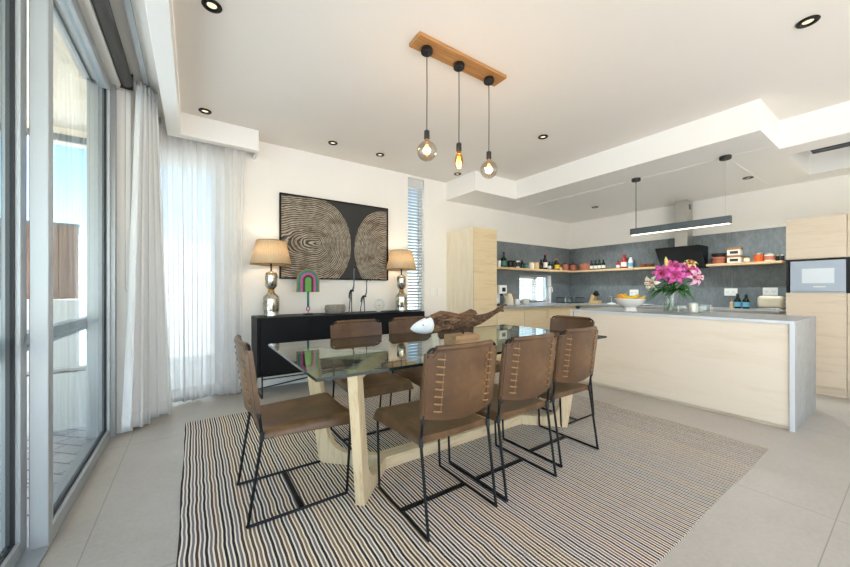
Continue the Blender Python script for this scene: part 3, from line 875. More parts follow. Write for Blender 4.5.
# ------------------------------------------------------------------ triple pendant on timber
pd = thing('pendant_light', 'three bare-bulb pendants hanging from an oak ceiling plank', 'pendant light', (1.632, 1.925, ZC))
MB().box(-.41,.41,-.068,.068,-.026,0).build('ceiling_plank', M['oak'], pd, bevel=.003)
for i, x in enumerate((-.300, -.012, .295)):
    o = MB().lathe([(0,-.062),(.036,-.062),(.041,-.057),(.041,-.032),(.037,-.026),(0,-.026)], (x,.012,0), 24).build('canopy', M['black_plastic'], pd)
    zb = (2.230, 2.212, 2.220)[i]-ZC
    MB().tube([(x,.012,-.060),(x+.0015,.012,-.3),(x,.012,zb)], .0032, 8).build('cable', M['black_plastic'], pd)
    MB().lathe([(0,0),(.012,0),(.019,-.006),(.020,-.055),(.017,-.062),(0,-.062)], (x,.012,zb), 20).build('lamp_holder', M['black_plastic'], pd)
    zz = zb-.06
    if i != 1:
        prof = [(.013,.0),(.014,-.018)] + [(.068*math.sin(R(a)), -.084+.068*math.cos(R(a))) for a in range(14,181,9)]
        g = MB().lathe(prof, (x,.012,zz), 28, cap=False).build('globe_bulb', M['smoke_glass'], pd, angle=80)
    else:
        prof = [(.013,.0),(.016,-.015),(.030,-.05),(.032,-.085),(.024,-.118),(.010,-.132),(.0,-.134)]
        g = MB().lathe(prof, (x,.012,zz), 24, cap=False).build('pear_bulb', M['amber_glass'] if 'amber_glass' in M else thinglass('amber_glass', '#F2D3A0', .06), pd, angle=80)
    MB().cyl((x,.012,zz-.02), .012, .02, 12).build('bulb_cap', M['brass'], g)
    b = MB()
    for k in range(4):
        a = PI/4+k*PI/2; r0 = .012
        b.tube([(x+.006*math.cos(a),.012+.006*math.sin(a),zz-.04),(x+r0*math.cos(a),.012+r0*math.sin(a),zz-.105)], .0026, 6)
    b.build('filament', M['filament'], g)

# linear pendant over the island
lp = thing('linear_pendant', 'slim dark grey linear pendant light hanging over the kitchen island', 'pendant light', (4.66, 1.637, 0))
b = MB().box(-.028,.028,-.495,.495,1.826,1.906); b.build('body', M['grey_metal'], lp, bevel=.003)
MB().box(-.022,.022,-.48,.48,1.822,1.8262).build('diffuser', M['strip_glow'], lp)
for y in (-.447, .434):
    MB().lathe([(0,-.035),(.048,-.035),(.05,-.03),(.05,0),(0,0)], (0,y,ZB), 24).build('canopy', M['black_plastic'], lp)
MB().tube([(0,.434,1.906),(0,.434,ZB-.035)], .005, 8).build('cable', M['grey_metal'], lp)
MB().tube([(0,-.447,1.906),(0,-.447,ZB-.035)], .0012, 6).build('suspension_wire', M['steel'], lp)

# ceiling air vent in the recess
av = thing('ceiling_vent', 'grey slatted air vent set in the ceiling recess at the right', 'vent', (5.725, .225, ZC))
MB().box(-.54,.54,-.57,.57,-.03,0).build('frame', M['trim_white'], av)
b = MB()
for k in range(12): b.box(-.50+k*.086,-.50+k*.086+.05,-.54,.54,-.05,-.031)
b.build('louvres', M['grey_metal'], av)

# ------------------------------------------------------------------ kitchen island
isl = thing('kitchen_island', 'kitchen island with pale timber front and grey waterfall worktop', 'island', (4.39, 1.545, 0))
x0, x1, y0, y1 = -.46, .46, -.968, .968
MB().box(x0,x1,y0,y1,.852,.877).build('worktop', M['concrete'], isl, bevel=.002)
for s in (-1, 1):
    ya = y0 if s < 0 else y1-.03
    MB().box(x0,x1,ya,ya+.03,0,.852).build('end_panel', M['concrete'], isl, bevel=.002)
MB().box(x0+.012,x0+.030,y0+.032,y1-.032,.03,.850).build('front_panel', M['ash_panel'], isl)
MB().box(x0+.030,x1-.02,y0+.032,y1-.032,.0,.850).build('carcass', M['ash_y'], isl)
b = MB(); b.box(x0-.0015,x0,y0,y1,.852,.877).box(x0-.0015,x0,y0,y0+.03,0,.852).box(x0-.0015,x0,y1-.03,y1,0,.852)
b.build('edge_strip', M['worktop_edge'], isl)
ZI = .877

# tall cupboard at left of the kitchen
tc_ = thing('tall_cupboard', 'tall pale timber cupboard standing against the back wall left of the worktop', 'cupboard', (3.555, 3.957, 0))
MB().box(-.235,.235,-.295,.315,.08,2.03).build('carcass', M['ash_pale'], tc_)
MB().box(-.235,.235,-.24,.315,0,.08).build('plinth', M['ash_y'], tc_)
d = MB().box(-.233,.233,-.317,-.2955,.085,2.03).build('door', M['ash'], tc_, bevel=.002)
# base units on the back wall
def base_unit(x0, x1, label):
    root = thing('base_cabinet', label, 'cabinet', ((x0+x1)/2, 3.95, 0), 0, 'pale timber base cabinets under the worktop')
    w = (x1-x0)/2-.001
    MB().box(-w,w,-.29,.315,.09,.825).build('carcass', M['ash'], root)
    MB().box(-w,w,-.23,.315,0,.09).build('plinth', M['ash'], root)
    MB().box(-w+.001,w-.001,-.31,-.2905,.095,.79).build('door', M['ash'], root, bevel=.0015)
    return root
bx = [3.795, 4.42, 5.05, 5.885]
labs = ['pale timber base cabinet right beside the tall cupboard', 'pale timber base cabinet below the left end of the kitchen window', 'pale timber base cabinet in the corner below the right end of the kitchen window']
for i in range(3): base_unit(bx[i], bx[i+1], labs[i])
def rear_unit(y0, y1, label):
    root = thing('base_cabinet', label, 'cabinet', (6.26, (y0+y1)/2, 0), 0, 'pale timber base cabinets under the worktop')
    w = (y1-y0)/2-.001
    MB().box(-.33,.375,-w,w,.09,.825).build('carcass', M['ash_y'], root)
    MB().box(-.27,.375,-w,w,0,.09).build('plinth', M['ash_y'], root)
    for k in range(3):
        d = MB().box(-.35,-.3305,-w+.001,w-.001,.095+k*.236,.095+k*.236+.228).build('drawer', M['ash_y'], root, bevel=.0015)
rear_unit(2.60, 3.60, 'pale timber drawer cabinet behind the far end of the island')
rear_unit(1.74, 2.60, 'pale timber drawer cabinet under the black hood, behind the island')
rear_unit(1.00, 1.74, 'pale timber drawer cabinet below the toaster, behind the island')
wt = tag(MB().prism([(3.795,3.62),(5.89,3.62),(5.89,1.00),(XK-.013,1.00),(XK-.013,YW-.013),(3.795,YW-.013)], .827, WT, 'xyz').build('worktop', M['concrete'], bevel=.002), 'L-shaped grey worktop along the back and hood walls', 'worktop')
# wall shelf (left part, round the corner, up to the hood) and right part
SZ = 1.515
sh1 = tag(MB().prism([(3.80,4.06),(6.43,4.06),(6.43,2.53),(XK-.013,2.53),(XK-.013,YW-.013),(3.80,YW-.013)], SZ-.036, SZ, 'xyz').build('wall_shelf', M['oak_light'], bevel=.002), 'long pale wooden shelf running round the corner to the hood', 'shelf')
sh2 = tag(MB().box(6.43,XK-.013,1.06,1.87,SZ-.036,SZ).build('wall_shelf', M['oak_light_y'], bevel=.002), 'short pale wooden shelf between the hood and the oven column', 'shelf')

# oven column and tall right-hand units
XF = 5.55
def col_unit(y0, y1, label, oven_label, only=False):
    root = thing('oven_cabinet', label, 'cabinet', ((XF+XK)/2, (y0+y1)/2, 0))
    hx = (XK-.001-XF)/2; w = (y1-y0)/2-.001
    MB().box(-hx+.021,hx,-w,w,.09,1.075).build('carcass', M['ash_y'], root)
    MB().box(-hx+.021,hx,-w,w,1.465,1.91).build('upper_carcass', M['ash_y'], root)
    MB().box(-hx+.50,hx,-w,w,1.075,1.465).build('oven_niche_back', M['gasket'], root)
    b = MB(); b.box(-hx+.021,-hx+.50,w-.02,w,1.075,1.465); b.box(-hx+.021,-hx+.50,-w,-w+.012,1.075,1.465); b.build('niche_side', M['gasket'], root)
    MB().box(-hx+.035,hx,-w,w,0,.09).build('plinth', M['ash_y'], root)
    MB().box(-hx,-hx+.02,-w+.001,w-.001,.095,1.09).build('door', M['ash_y'], root, bevel=.0015)
    MB().box(-hx,-hx+.02,-w+.001,w-.001,1.475,1.91).build('upper_door', M['ash_y'], root, bevel=.0015)
    ov = thing('oven', oven_label, 'oven', (XF, (y0+y1)/2-.008, 1.092))
    MB().box(.03,.45,-w+.03,w-.03,.0,.35).build('body', M['grey_metal'], ov)
    d = MB().box(-.004,.028,-w+.014,w-.026,.018,.350).build('door', M['oven_glass'], ov, bevel=.003)
    MB().box(-.006,-.004,-w+.09,w-.115,.105,.265).build('window', M['oven_window'], d)
    MB().box(-.004,.028,-w+.014,w-.026,.0,.015).build('lower_trim', M['aluminium_pale'], ov)
    b = MB(); b.box(-.0055,-.004,-.07,.02,.062,.071); b.build('maker_mark', M['label_white'], d)
col_unit(.450, .888, 'pale timber oven column right beside the toaster', 'grey glass built-in oven in the timber column beside the toaster')
col_unit(-.20, .450, 'pale timber oven column cut off by the right picture edge', 'second grey built-in oven, cut off by the right picture edge')

# ------------------------------------------------------------------ hood
hd = thing('extractor_hood', 'slanted black glass extractor hood with steel chimney on the slate wall', 'hood', (XK-.0135, 2.185, 0))
MB().box(-.22,-.001,-.085,.085,1.80,ZB-.001).build('chimney', M['steel'], hd, bevel=.002)
MB().box(-.222,-.0,-.087,.087,1.8005,1.81).build('joint', M['steel'], hd)
b = MB(); b.prism([(-.384,1.80),(-.134,1.465),(-.146,1.457),(-.396,1.792)], -.300, .300, 'xzy'); b.build('glass_panel', M['hood_black'], hd, bevel=.002)
b = MB(); b.prism([(-.001,1.80),(-.383,1.80),(-.133,1.466),(-.001,1.466)], -.285, .285, 'xzy'); b.build('body', M['black_metal'], hd)
b = MB(); b.box(-.16,-.08,-.0868,-.0853,2.40,2.48); b.build('vent_slot', M['grey_metal'], hd)

# ------------------------------------------------------------------ little things
def bottle(x, y, z, r, h, label, glass, capm=None, lab=None, cat='bottle', group=None, neck=.35, nr=.4, name='bottle'):
    root = thing(name, label, cat, (x,y,z), random.uniform(0,6), group)
    hn = h*(1-neck)
    prof = [(0,0),(r*.92,0),(r,.006),(r,hn*.88),(r*.85,hn),(r*nr,hn+h*neck*.35),(r*nr,h*.93),(0,h*.93)]
    MB().lathe(prof, (0,0,0), 18).build('body', M[glass], root)
    MB().cyl((0,0,h*.93-.002), r*nr*1.2, h*.07+.002, 14).build('cap', M[capm or 'black_plastic'], root)
    if lab: MB().lathe([(r*1.015,hn*.2),(r*1.015,hn*.72)], (0,0,0), 18, cap=False).build('label', M[lab], root)
    return root
def jar(x, y, z, r, h, label, body, lid=None, cat='jar', group=None, lab=None, name='jar', lidh=.18):
    root = thing(name, label, cat, (x,y,z), 0, group)
    hb = h*(1-lidh) if lid else h
    if lid:
        MB().lathe([(0,0),(r*.95,0),(r,.005),(r,hb-.006),(r*.9,hb),(0,hb)], (0,0,0), 20).build('body', M[body], root)
        MB().lathe([(0,hb),(r*.97,hb),(r*.97,h-.003),(r*.9,h),(0,h)], (0,0,0), 20).build('lid', M[lid], root)
    else:
        MB().lathe([(0,0),(r*.8,0),(r*.85,.004),(r,h),(r*.93,h),(r*.8,.01),(0,.01)], (0,0,0), 20).build('body', M[body], root)
    if lab: MB().lathe([(r*1.012,hb*.2),(r*1.012,hb*.8)], (0,0,0), 20, cap=False).build('label', M[lab], root)
    return root
def pot(x, y, z, r, h, label, lid=None, body='terracotta', name='pot', cat='pot', knob=None):
    root = thing(name, label, cat, (x,y,z))
    MB().lathe([(0,0),(r*.78,0),(r*.85,.008),(r*.97,h*.75),(r,h*.78),(r,h),(r*.92,h),(r*.88,h*.78),(r*.72,.012),(0,.012)], (0,0,0), 26).build('body', M[body], root)
    if lid: MB().lathe([(0,h),(r*1.02,h),(r*1.0,h+.012),(r*.3,h+.03),(r*.16,h+.035),(r*.2,h+.055),(0,h+.058)], (0,0,0), 26).build('lid', M[lid], root)
    return root
yl = 4.16; z = SZ
jar(4.38, yl, z, .035, .115, 'small white beaker at the left end of the long shelf', 'porcelain', cat='beaker', name='beaker')
bottle(4.50, yl, z, .052, .27, 'squat dark green bottle second from the left on the long shelf', 'dark_glass_green', 'black_plastic', 'teal_tin', neck=.42, nr=.3)
jar(4.66, yl, z, .045, .13, 'black lidded jar right of the squat green bottle', 'black_plastic', 'black_metal')
jar(4.76, yl, z, .040, .13, 'second black lidded jar, beside the white patterned mug', 'black_plastic', 'black_metal')
jar(4.86, yl, z, .042, .135, 'white patterned mug between the black jars and a small bottle', 'off_white', None, 'mug', lab='black_plastic', name='mug')
bottle(4.985, yl, z, .03, .16, 'small dark bottle left of the teal tin', 'dark_glass_brown', 'grey_metal')
jar(5.10, yl, z, .04, .09, 'low teal tin on the long shelf left of the cream jars', 'teal_tin', 'grey_metal', 'tin', name='tin')
jar(5.235, yl, z, .058, .125, 'off-white jar with wooden lid, left of its cream neighbour', 'off_white', 'oak_light')
jar(5.385, yl, z, .056, .125, 'cream-tan jar with wooden lid, right of its white neighbour', 'wall_cream_tan', 'oak_light')
bottle(5.53, yl, z, .042, .19, 'dark brown bottle left of the red-topped bottle', 'dark_glass_brown', 'black_plastic')
bottle(5.655, yl, z, .045, .30, 'tall bottle with a red top and pale label near the shelf corner', 'dark_glass_brown', 'red_lacquer', 'label_white', nr=.5)
bottle(5.79, yl, z, .036, .165, 'small green glass bottle left of the yellow-labelled bottle', 'dark_glass_green', 'black_plastic', 'label_white')
bottle(5.89, yl, z, .036, .165, 'small green glass bottle right next to the yellow-labelled bottle', 'dark_glass_green', 'black_plastic')
bottle(6.02, yl, z, .058, .225, 'dark bottle with a broad yellow label near the shelf corner', 'dark_glass_brown', 'orange_food', 'yellow_paper')
jar(6.15, yl, z, .034, .075, 'little cream jar beside the yellow-labelled bottle', 'wall_cream_tan', 'brass')
pot(6.31, yl, z, .072, .125, 'terracotta flower pot left of the shelf corner', 'dark_clay')
pot(6.53, 4.12, z, .075, .12, 'terracotta pot standing right in the corner of the shelf', 'dark_clay')
pot(6.54, 3.87, z, .115, .105, 'wide low terracotta pot with lid right of the shelf corner', 'terracotta')
for i, (y, nm) in enumerate(((3.735,'leftmost'),(3.655,'second'),(3.575,'third'),(3.495,'rightmost'))):
    bottle(6.55, y, z, .033, .19, nm+' of the four dark bottles with white labels on the shelf', 'dark_glass_green', 'black_plastic', 'label_white', group='four dark bottles with white labels', neck=.38)
bottle(6.55, 3.22, z, .035, .15, 'short red bottle left of the red and white bottle', 'red_lacquer', 'black_plastic', 'label_white')
bottle(6.55, 3.115, z, .052, .25, 'tall red and white labelled bottle in a trio on the shelf', 'red_lacquer', 'red_lacquer', 'label_white', nr=.5)
bottle(6.55, 3.00, z, .042, .215, 'white bottle rightmost of the trio on the shelf', 'off_white', 'grey_metal', 'blue_label', nr=.5)
for i, (y, lab) in enumerate(((2.79,'small brown wooden bowl left of its twin beside the hood'),(2.68,'brown wooden bowl right of its twin, nearest the hood'))):
    o = MB().lathe([(0,0),(.03,0),(.055,.03),(.06,.06),(.052,.06),(.045,.03),(0,.012)], (0,0,0), 22).build('wooden_bowl', M['bowl_wood']); o.location = (6.55,y,z); tag(o, lab, 'bowl', 'wooden bowls beside the hood')
# right shelf
pot(6.545, 1.75, z, .085, .10, 'terracotta pot on the right shelf next to the hood', None)
o = MB().lathe([(0,0),(.06,0),(.082,.03),(.092,.055),(.085,.055),(.074,.03),(0,.012)], (0,0,0), 26).build('clay_bowl', M['dark_clay']); o.location = (6.545,1.75,z+.10); tag(o, 'dark clay bowl stacked on the terracotta pot by the hood', 'bowl')
for k, lab in ((0,'lower of two stacked gold and white storage tins'),(1,'upper of two stacked gold and white storage tins')):
    root = thing('storage_tin', lab, 'tin', (6.545, 1.565, z+k*.112), 0, 'stacked storage tins')
    MB().box(-.06,.06,-.075,.075,0,.082).build('body', M['label_white'], root, bevel=.004)
    MB().box(-.063,.063,-.078,.078,.082,.111).build('lid', M['oak'], root, bevel=.003)
    MB().box(-.0615,-.060,-.05,.04,.022,.06).build('label', M['dark_clay'], root)
jar(6.55, 1.435, z, .034, .085, 'small jar with yellow label and dark lid on the right shelf', 'yellow_paper', 'grey_metal', lab='label_white')
jar(6.55, 1.31, z, .055, .125, 'orange-filled glass jar on the right shelf', 'orange_food', 'steel')
jar(6.55, 1.20, z, .055, .115, 'white glass jar with reddish contents right of the orange jar', 'off_white', 'steel', lab='terracotta')
jar(6.56, 1.125, z, .018, .085, 'little dark spice jar left of its twin at the shelf end', 'black_plastic', 'steel', group='spice jars')
jar(6.56, 1.08, z, .018, .085, 'little dark spice jar at the very end of the right shelf', 'black_plastic', 'steel', group='spice jars')

# back-wall worktop
cm = thing('coffee_machine', 'white and steel coffee machine on the worktop beside the tall cupboard', 'coffee machine', (4.20, 4.03, WT))
MB().box(-.09,.09,-.14,.14,0,.03).build('drip_tray', M['grey_metal'], cm, bevel=.004)
MB().box(-.09,.09,.02,.14,.03,.34).build('column', M['porcelain'], cm, bevel=.01)
MB().box(-.09,.09,-.14,.02,.20,.34).build('brew_head', M['porcelain'], cm, bevel=.01)
MB().cyl((.02,-.08,.165), .022, .036, 14).build('spout', M['black_plastic'], cm)
MB().box(.0905,.093,-.06,.0,.235,.30).build('control_panel', M['black_plastic'], cm)
MB().box(-.03,.05,-.1425,-.1405,.235,.30).build('display', M['black_plastic'], cm)
kt = thing('kettle', 'cream kettle with wooden handle right of the coffee machine', 'kettle', (4.47, 4.02, WT))
MB().lathe([(0,0),(.085,0),(.09,.01),(.075,.12),(.05,.185),(.03,.20),(0,.20)], (0,0,0), 28).build('body', M['cream_enamel'], kt, angle=60)
MB().lathe([(0,.20),(.032,.20),(.028,.212),(.01,.216),(.012,.232),(0,.236)], (0,0,0), 20).build('lid', M['oak'], kt)
MB().tube([(.05,0,.18),(.10,0,.195),(.125,0,.15),(.12,0,.07),(.085,0,.045)], .010, 10).build('handle', M['oak'], kt)
MB().tube([(-.07,0,.12),(-.10,0,.15),(-.115,0,.185)], [.016,.011,.008], 10).build('spout', M['cream_enamel'], kt)
jar(4.66, 4.0, WT, .05, .10, 'white lidded sugar pot right of the cream kettle', 'porcelain', 'porcelain', 'pot', name='sugar_pot')
o = MB().lathe([(0,0),(.035,0),(.06,.05),(.065,.09),(.058,.09),(.05,.05),(0,.012)], (0,0,0), 24).build('teacup', M['off_white']); o.location = (4.90,4.02,WT); tag(o, 'off-white round cup below the kitchen window', 'cup')
# plant in window
pp = thing('herb_pot', 'small green herb in a pot on the worktop in front of the kitchen blind', 'plant', (5.09, 4.14, WT))
MB().lathe([(0,0),(.04,0),(.055,.06),(.05,.06),(0,.05)], (0,0,0), 20).build('pot', M['porcelain'], pp)
def leaf_blade(b, p, d, L, W, curl, up=Vector((0,0,1)), n=5):
    p = Vector(p); d = Vector(d).normalized(); s = d.cross(up)
    if s.length < .05: s = d.cross(Vector((1,0,0)))
    s.normalize(); nn = s.cross(d)
    vs = []; fs = []
    for i in range(n+1):
        t_ = i/n; w = W*math.sin(PI*min(.98,(.06+.94*t_)))**.8*.5
        c = p + d*(L*t_) - nn*(curl*L*t_*t_)
        vs += [tuple(c-s*w+nn*w*.35), tuple(c), tuple(c+s*w+nn*w*.35)]
    for i in range(n):
        for k in (0,1): fs.append((i*3+k, i*3+k+1, i*3+k+4, i*3+k+3))
    b.add(vs, fs)
b = MB()
rnd = random.Random(3)
for k in range(26):
    a = rnd.uniform(0,2*PI); e = rnd.uniform(.2,1.2)
    leaf_blade(b, (.02*math.cos(a), .02*math.sin(a), .055), (math.cos(a)*math.cos(e), math.sin(a)*math.cos(e), math.sin(e)), rnd.uniform(.05,.09), .03, .4)
b.build('foliage', M['fan_green'], pp, solid=.001)
fc = thing('kitchen_tap', 'slim steel tap at the kitchen window', 'tap', (5.63, 4.10, WT))
MB().cyl((0,0,0), .024, .03, 18).build('base', M['steel'], fc)
MB().tube([(0,0,.03),(0,0,.27)] + [(0,-.06+.06*math.cos(a),.27+.06*math.sin(a)) for a in [PI*k/8 for k in range(1,9)]] + [(0,-.12,.22)], .010, 10).build('spout', M['steel'], fc)
MB().tube([(.02,0,.05),(.065,0,.075)], .006, 8).build('lever', M['steel'], fc)
dr = thing('dish_rack', 'dark wire dish rack on the worktop in the corner', 'dish rack', (6.12, 3.92, WT))
b = MB()
for zz in (.012,.11):
    b.tube([(-.24,-.14,zz),(.24,-.14,zz),(.24,.14,zz),(-.24,.14,zz)], .005, 6, closed=True)
for k in range(13):
    x = -.24+.04*k
    b.tube([(x,-.14,.11),(x,-.14,.012),(x,.14,.012),(x,.14,.11)], .003, 5)
for sx in (-1,1):
    for sy in (-1,1): b.tube([(sx*.22,sy*.14,.012),(sx*.22,sy*.14,0)], .006, 6)
b.build('wire_frame', M['black_metal'], dr)
for k, (x, lab) in enumerate(((5.98,'clear drinking glass at the left in the dish rack'),(6.10,'clear drinking glass in the middle of the dish rack'),(6.24,'clear drinking glass at the right in the dish rack'))):
    o = MB().lathe([(0,0),(.032,0),(.038,.11),(.035,.11),(.029,.006),(0,.006)], (0,0,0), 20).build('drinking_glass', M['clear_glass']); o.location = (x,3.93,WT+.0155); tag(o, lab, 'glass', 'glasses in the dish rack')
kb = thing('knife_block', 'pale wooden knife block with black-handled knives', 'knife block', (6.44, 3.60, WT), R(0))
b = MB(); b.prism([(.10,0),(.04,.175),(-.015,.145),(.015,.055),(-.10,.055),(-.10,0)], -.055, .055, 'yzx')
b.build('block', M['knife_wood'], kb, bevel=.003)
for i in range(3):
    for k in range(3):
        y_ = .025-.018*k; z_ = .163-.011*k; xx = -.032+.032*i
        MB().tube([(xx, y_, z_), (xx, y_-.045-.006*i, z_+.075-.02*k)], .010, 8).build('knife_handle', M['black_plastic'], kb)
ks = thing('kitchen_scale', 'small silver kitchen scale right of the knife block', 'scale', (6.35, 3.24, WT))
MB().lathe([(0,0),(.075,0),(.07,.02),(.02,.03),(0,.03)], (0,0,0), 24).build('base', M['porcelain'], ks)
MB().cyl((0,0,.03), .008, .10, 10).build('stem', M['steel'], ks)
MB().lathe([(0,.13),(.03,.132),(.04,.15),(.036,.15),(0,.138)], (0,0,0), 24).build('pan', M['steel'], ks)
def outlet(y, z, label):
    root = thing('wall_socket', label, 'socket', (XK-.012, y, z), R(90))
    root.rotation_euler = (0,0,R(-90))
    MB().box(-.075,.075,-.009,-.0005,-.055,.055).build('faceplate', M['socket_white'], root, bevel=.003)
    for s in (-1,1):
        b = MB()
        for dx, dz in ((-.012,.0),(.012,.0),(0,-.014)): b.cbox((s*.036+dx,-.0095,dz+.006),(.006,.002,.009))
        b.build('socket_holes', M['grey_metal'], root)
outlet(2.98, 1.07, 'white wall socket behind the fruit bowl')
outlet(1.63, 1.09, 'white wall socket above the blue-labelled bottles')
outlet(1.21, 1.10, 'white wall socket above the toaster')
o = MB().lathe([(0,0),(.08,0),(.15,.018),(.155,.022),(.08,.008),(0,.008)], (0,0,0), 30).build('plate', M['porcelain']); o.location = (6.25,2.66,WT); tag(o, 'white plate lying on the worktop right of the fruit bowl', 'plate')
pm = thing('pepper_mill', 'little cream pepper mill left of the blue-labelled bottles', 'pepper mill', (6.42, 1.57, WT))
MB().lathe([(0,0),(.026,0),(.02,.04),(.024,.07),(0,.07)], (0,0,0), 18).build('body', M['wall_cream_tan'], pm)
MB().lathe([(0,.07),(.022,.07),(.018,.09),(0,.095)], (0,0,0), 18).build('top', M['oak_light'], pm)
for y, lab in ((1.505,'blue-labelled dark bottle left of its twin on the worktop'),(1.415,'blue-labelled dark bottle right of its twin, nearer the toaster')):
    bottle(6.42, y, WT, .038, .21, lab, 'dark_glass_green', 'grey_metal', 'blue_label', group='blue-labelled bottles', neck=.4)
ts = thing('toaster', 'cream rounded toaster on the worktop beside the oven column', 'toaster', (6.42, 1.165, WT))
b = MB(); b.box(-.085,.085,-.13,.125,.012,.185); b.build('body', M['cream_enamel'], ts, bevel=.045, segs=5)
b = MB(); b.box(-.08,.08,-.12,.12,0,.016); b.build('base', M['steel'], ts, bevel=.003)
for x in (-.032,.032): MB().box(x-.010,x+.010,-.10,.10,.183,.1865).build('slot', M['black_plastic'], ts)
MB().box(-.02,.02,-.146,-.128,.10,.115).build('lever', M['steel'], ts)
MB().sphere((-.0,-.131,.05), .014, 12, 8).build('dial', M['steel'], ts)

# ------------------------------------------------------------------ things on the island
fb = thing('fruit_bowl', 'white pedestal bowl of fruit on the island', 'bowl', (4.22, 1.94, ZI))
MB().lathe([(0,0),(.075,0),(.07,.01),(.06,.045),(0,.045)], (0,0,0), 32).build('foot', M['porcelain'], fb)
MB().lathe([(.052,.045),(.092,.06),(.136,.095),(.160,.145),(.154,.148),(.129,.10),(.085,.068),(0,.062)], (0,0,0), 40, cap=False).build('bowl', M['porcelain'], fb, angle=60)
def banana(x, y, z, rz, tilt, label):
    root = thing('banana', label, 'banana', (x,y,z), rz, 'bananas in the fruit bowl')
    root.rotation_euler = (tilt,0,rz)
    pts = [(.11*math.sin(R(a)), 0, .10-.10*math.cos(R(a))) for a in range(-60,61,12)]
    MB().tube(pts, [.006,.013,.017,.019,.019,.019,.019,.018,.016,.012,.007], 10).build('fruit', M['banana'], root)
    MB().tube([pts[-1],(pts[-1][0]+.012,0,pts[-1][2]+.022)], [.006,.005], 8).build('stem', M['stem_green'], root)
banana(4.229, 1.878, ZI+.135, R(80), R(20), 'banana lying on the right side of the fruit bowl, nearest the lilies')
banana(4.194, 1.931, ZI+.150, R(95), R(-8), 'banana across the middle front of the fruit bowl')
banana(4.255, 1.949, ZI+.150, R(70), R(12), 'banana at the back of the fruit bowl, behind the other two')
def fruit(x, y, z, r, label):
    root = thing('orange', label, 'orange', (x,y,z), 0, 'oranges in the fruit bowl')
    MB().sphere((0,0,0), r, 18, 12).build('fruit', M['orange_fruit'], root)
    MB().lathe([(0,r-.002),(.006,r+.001),(0,r+.004)], (0,0,0), 8).build('stem', M['stem_green'], root)
fruit(4.176, 2.032, ZI+.155, .040, 'orange at the front left of the fruit bowl')
fruit(4.255, 2.037, ZI+.160, .038, 'orange at the back left of the fruit bowl')
fruit(4.220, 1.852, ZI+.118, .034, 'orange low at the right of the fruit bowl')

VX, VY = 4.40, 1.60
vs_ = thing('glass_vase', 'clear glass vase holding the pink lilies on the island', 'vase', (VX, VY, ZI))
MB().lathe([(0,0),(.062,0),(.066,.006),(.064,.13),(.075,.235),(.072,.235),(.060,.13),(.061,.012),(0,.012)], (0,0,0), 36).build('glass', M['clear_glass'], vs_, angle=50)
thinglass('vase_water', '#F4F8F6', .02, 0, .2)
MB().lathe([(0,.013),(.0585,.013),(.0580,.10),(0,.10)], (0,0,0), 32).build('water', M['vase_water'], vs_)
def lily(dx, dy, h, mat, fac, size, label, bud=False, seed=0, ch='lily', nl=4):
    rnd = random.Random(seed)
    root = thing(ch, label, 'flower', (VX, VY, ZI+.02), 0, 'lilies in the glass vase')
    x0 = -dx*.22; y0 = -dy*.22
    top = Vector((dx, dy, h))
    pts = [(x0*.8+rnd.uniform(-.008,.008), y0*.8, .0), (x0*.2+dx*.10, y0*.2+dy*.10, .12), (dx*.16, dy*.16, .20), (dx*.55, dy*.55, .20+(h-.20)*.5), (dx, dy, h)]
    MB().tube(pts, .0045, 8).build('stem', M['stem_green'], root)
    for k in range(nl):
        b = MB()
        t_ = rnd.uniform(.15,.85); p = Vector(pts[2]).lerp(Vector(pts[4]), t_)
        a = rnd.uniform(0,2*PI); 
        leaf_blade(b, p, (math.cos(a), math.sin(a), rnd.uniform(-.25,.5)), rnd.uniform(.09,.14), .045, rnd.uniform(.2,.7), n=7)
        b.build('leaf', M['leaf_green'], root, solid=.0012)
    f = Vector(fac).normalized()
    if bud:
        q = Matrix.Translation(top) @ f.to_track_quat('Z','Y').to_matrix().to_4x4()
        b = MB(); b.M = q; b.lathe([(.004,-.01),(.014,.02),(.020,.06),(.015,.10),(.004,.13),(0,.132)], (0,0,0), 12); b.build('bud', M[mat], root)
        return
    q = Matrix.Translation(top) @ f.to_track_quat('Z','Y').to_matrix().to_4x4()
    b = MB(); b.M = q
    for ringk in (0, 1):
        for k in range(3):
            a = 2*PI*k/3 + ringk*PI/3 + rnd.uniform(-.1,.1)
            wd = size*(.52 if ringk == 0 else .38)
            vs2 = []; fs2 = []; n = 8
            for i in range(n+1):
                t_ = i/n
                rr = size*(.06+.95*t_); zz = size*(.60*math.sin(min(1,t_*1.25)*PI*.5) - .50*max(0,t_-.45)**1.5*2.2) - ringk*.004
                w = wd*math.sin(PI*(.10+.88*t_))**.9*.5
                c = Vector((rr*math.cos(a), rr*math.sin(a), zz)); sd = Vector((-math.sin(a), math.cos(a), 0))
                rf = .10*w*math.sin(t_*9+k)
                vs2 += [tuple(c-sd*w+Vector((0,0,w*.35+rf))), tuple(c), tuple(c+sd*w+Vector((0,0,w*.35-rf)))]
            for i in range(n):
                for kk in (0,1): fs2.append((i*3+kk, i*3+kk+1, i*3+kk+4, i*3+kk+3))
            b.add(vs2, fs2)
    bl = b.build('blossom', M[mat], root, solid=.0015, angle=180)
    b = MB(); b.M = q
    for k in range(6):
        a = 2*PI*k/6; e = (size*.30*math.cos(a), size*.30*math.sin(a), size*.75)
        b.tube([(0,0,size*.1), e], .0015, 5)
        b.sphere(e, .006, 8, 6, (1,1,1.8))
    b.build('stamens', M['anther'], bl)
fdir = (-.75, -.55, .15)
lily(-.07, .055, .41, 'petal_pink', (-.8,-.35,.2), .105, 'pink lily in full bloom at the centre left of the bouquet', seed=1)
lily(-.06, -.06, .39, 'petal_pink', (-.75,-.55,.05), .115, 'large pink lily at the centre of the bouquet facing the table', seed=2)
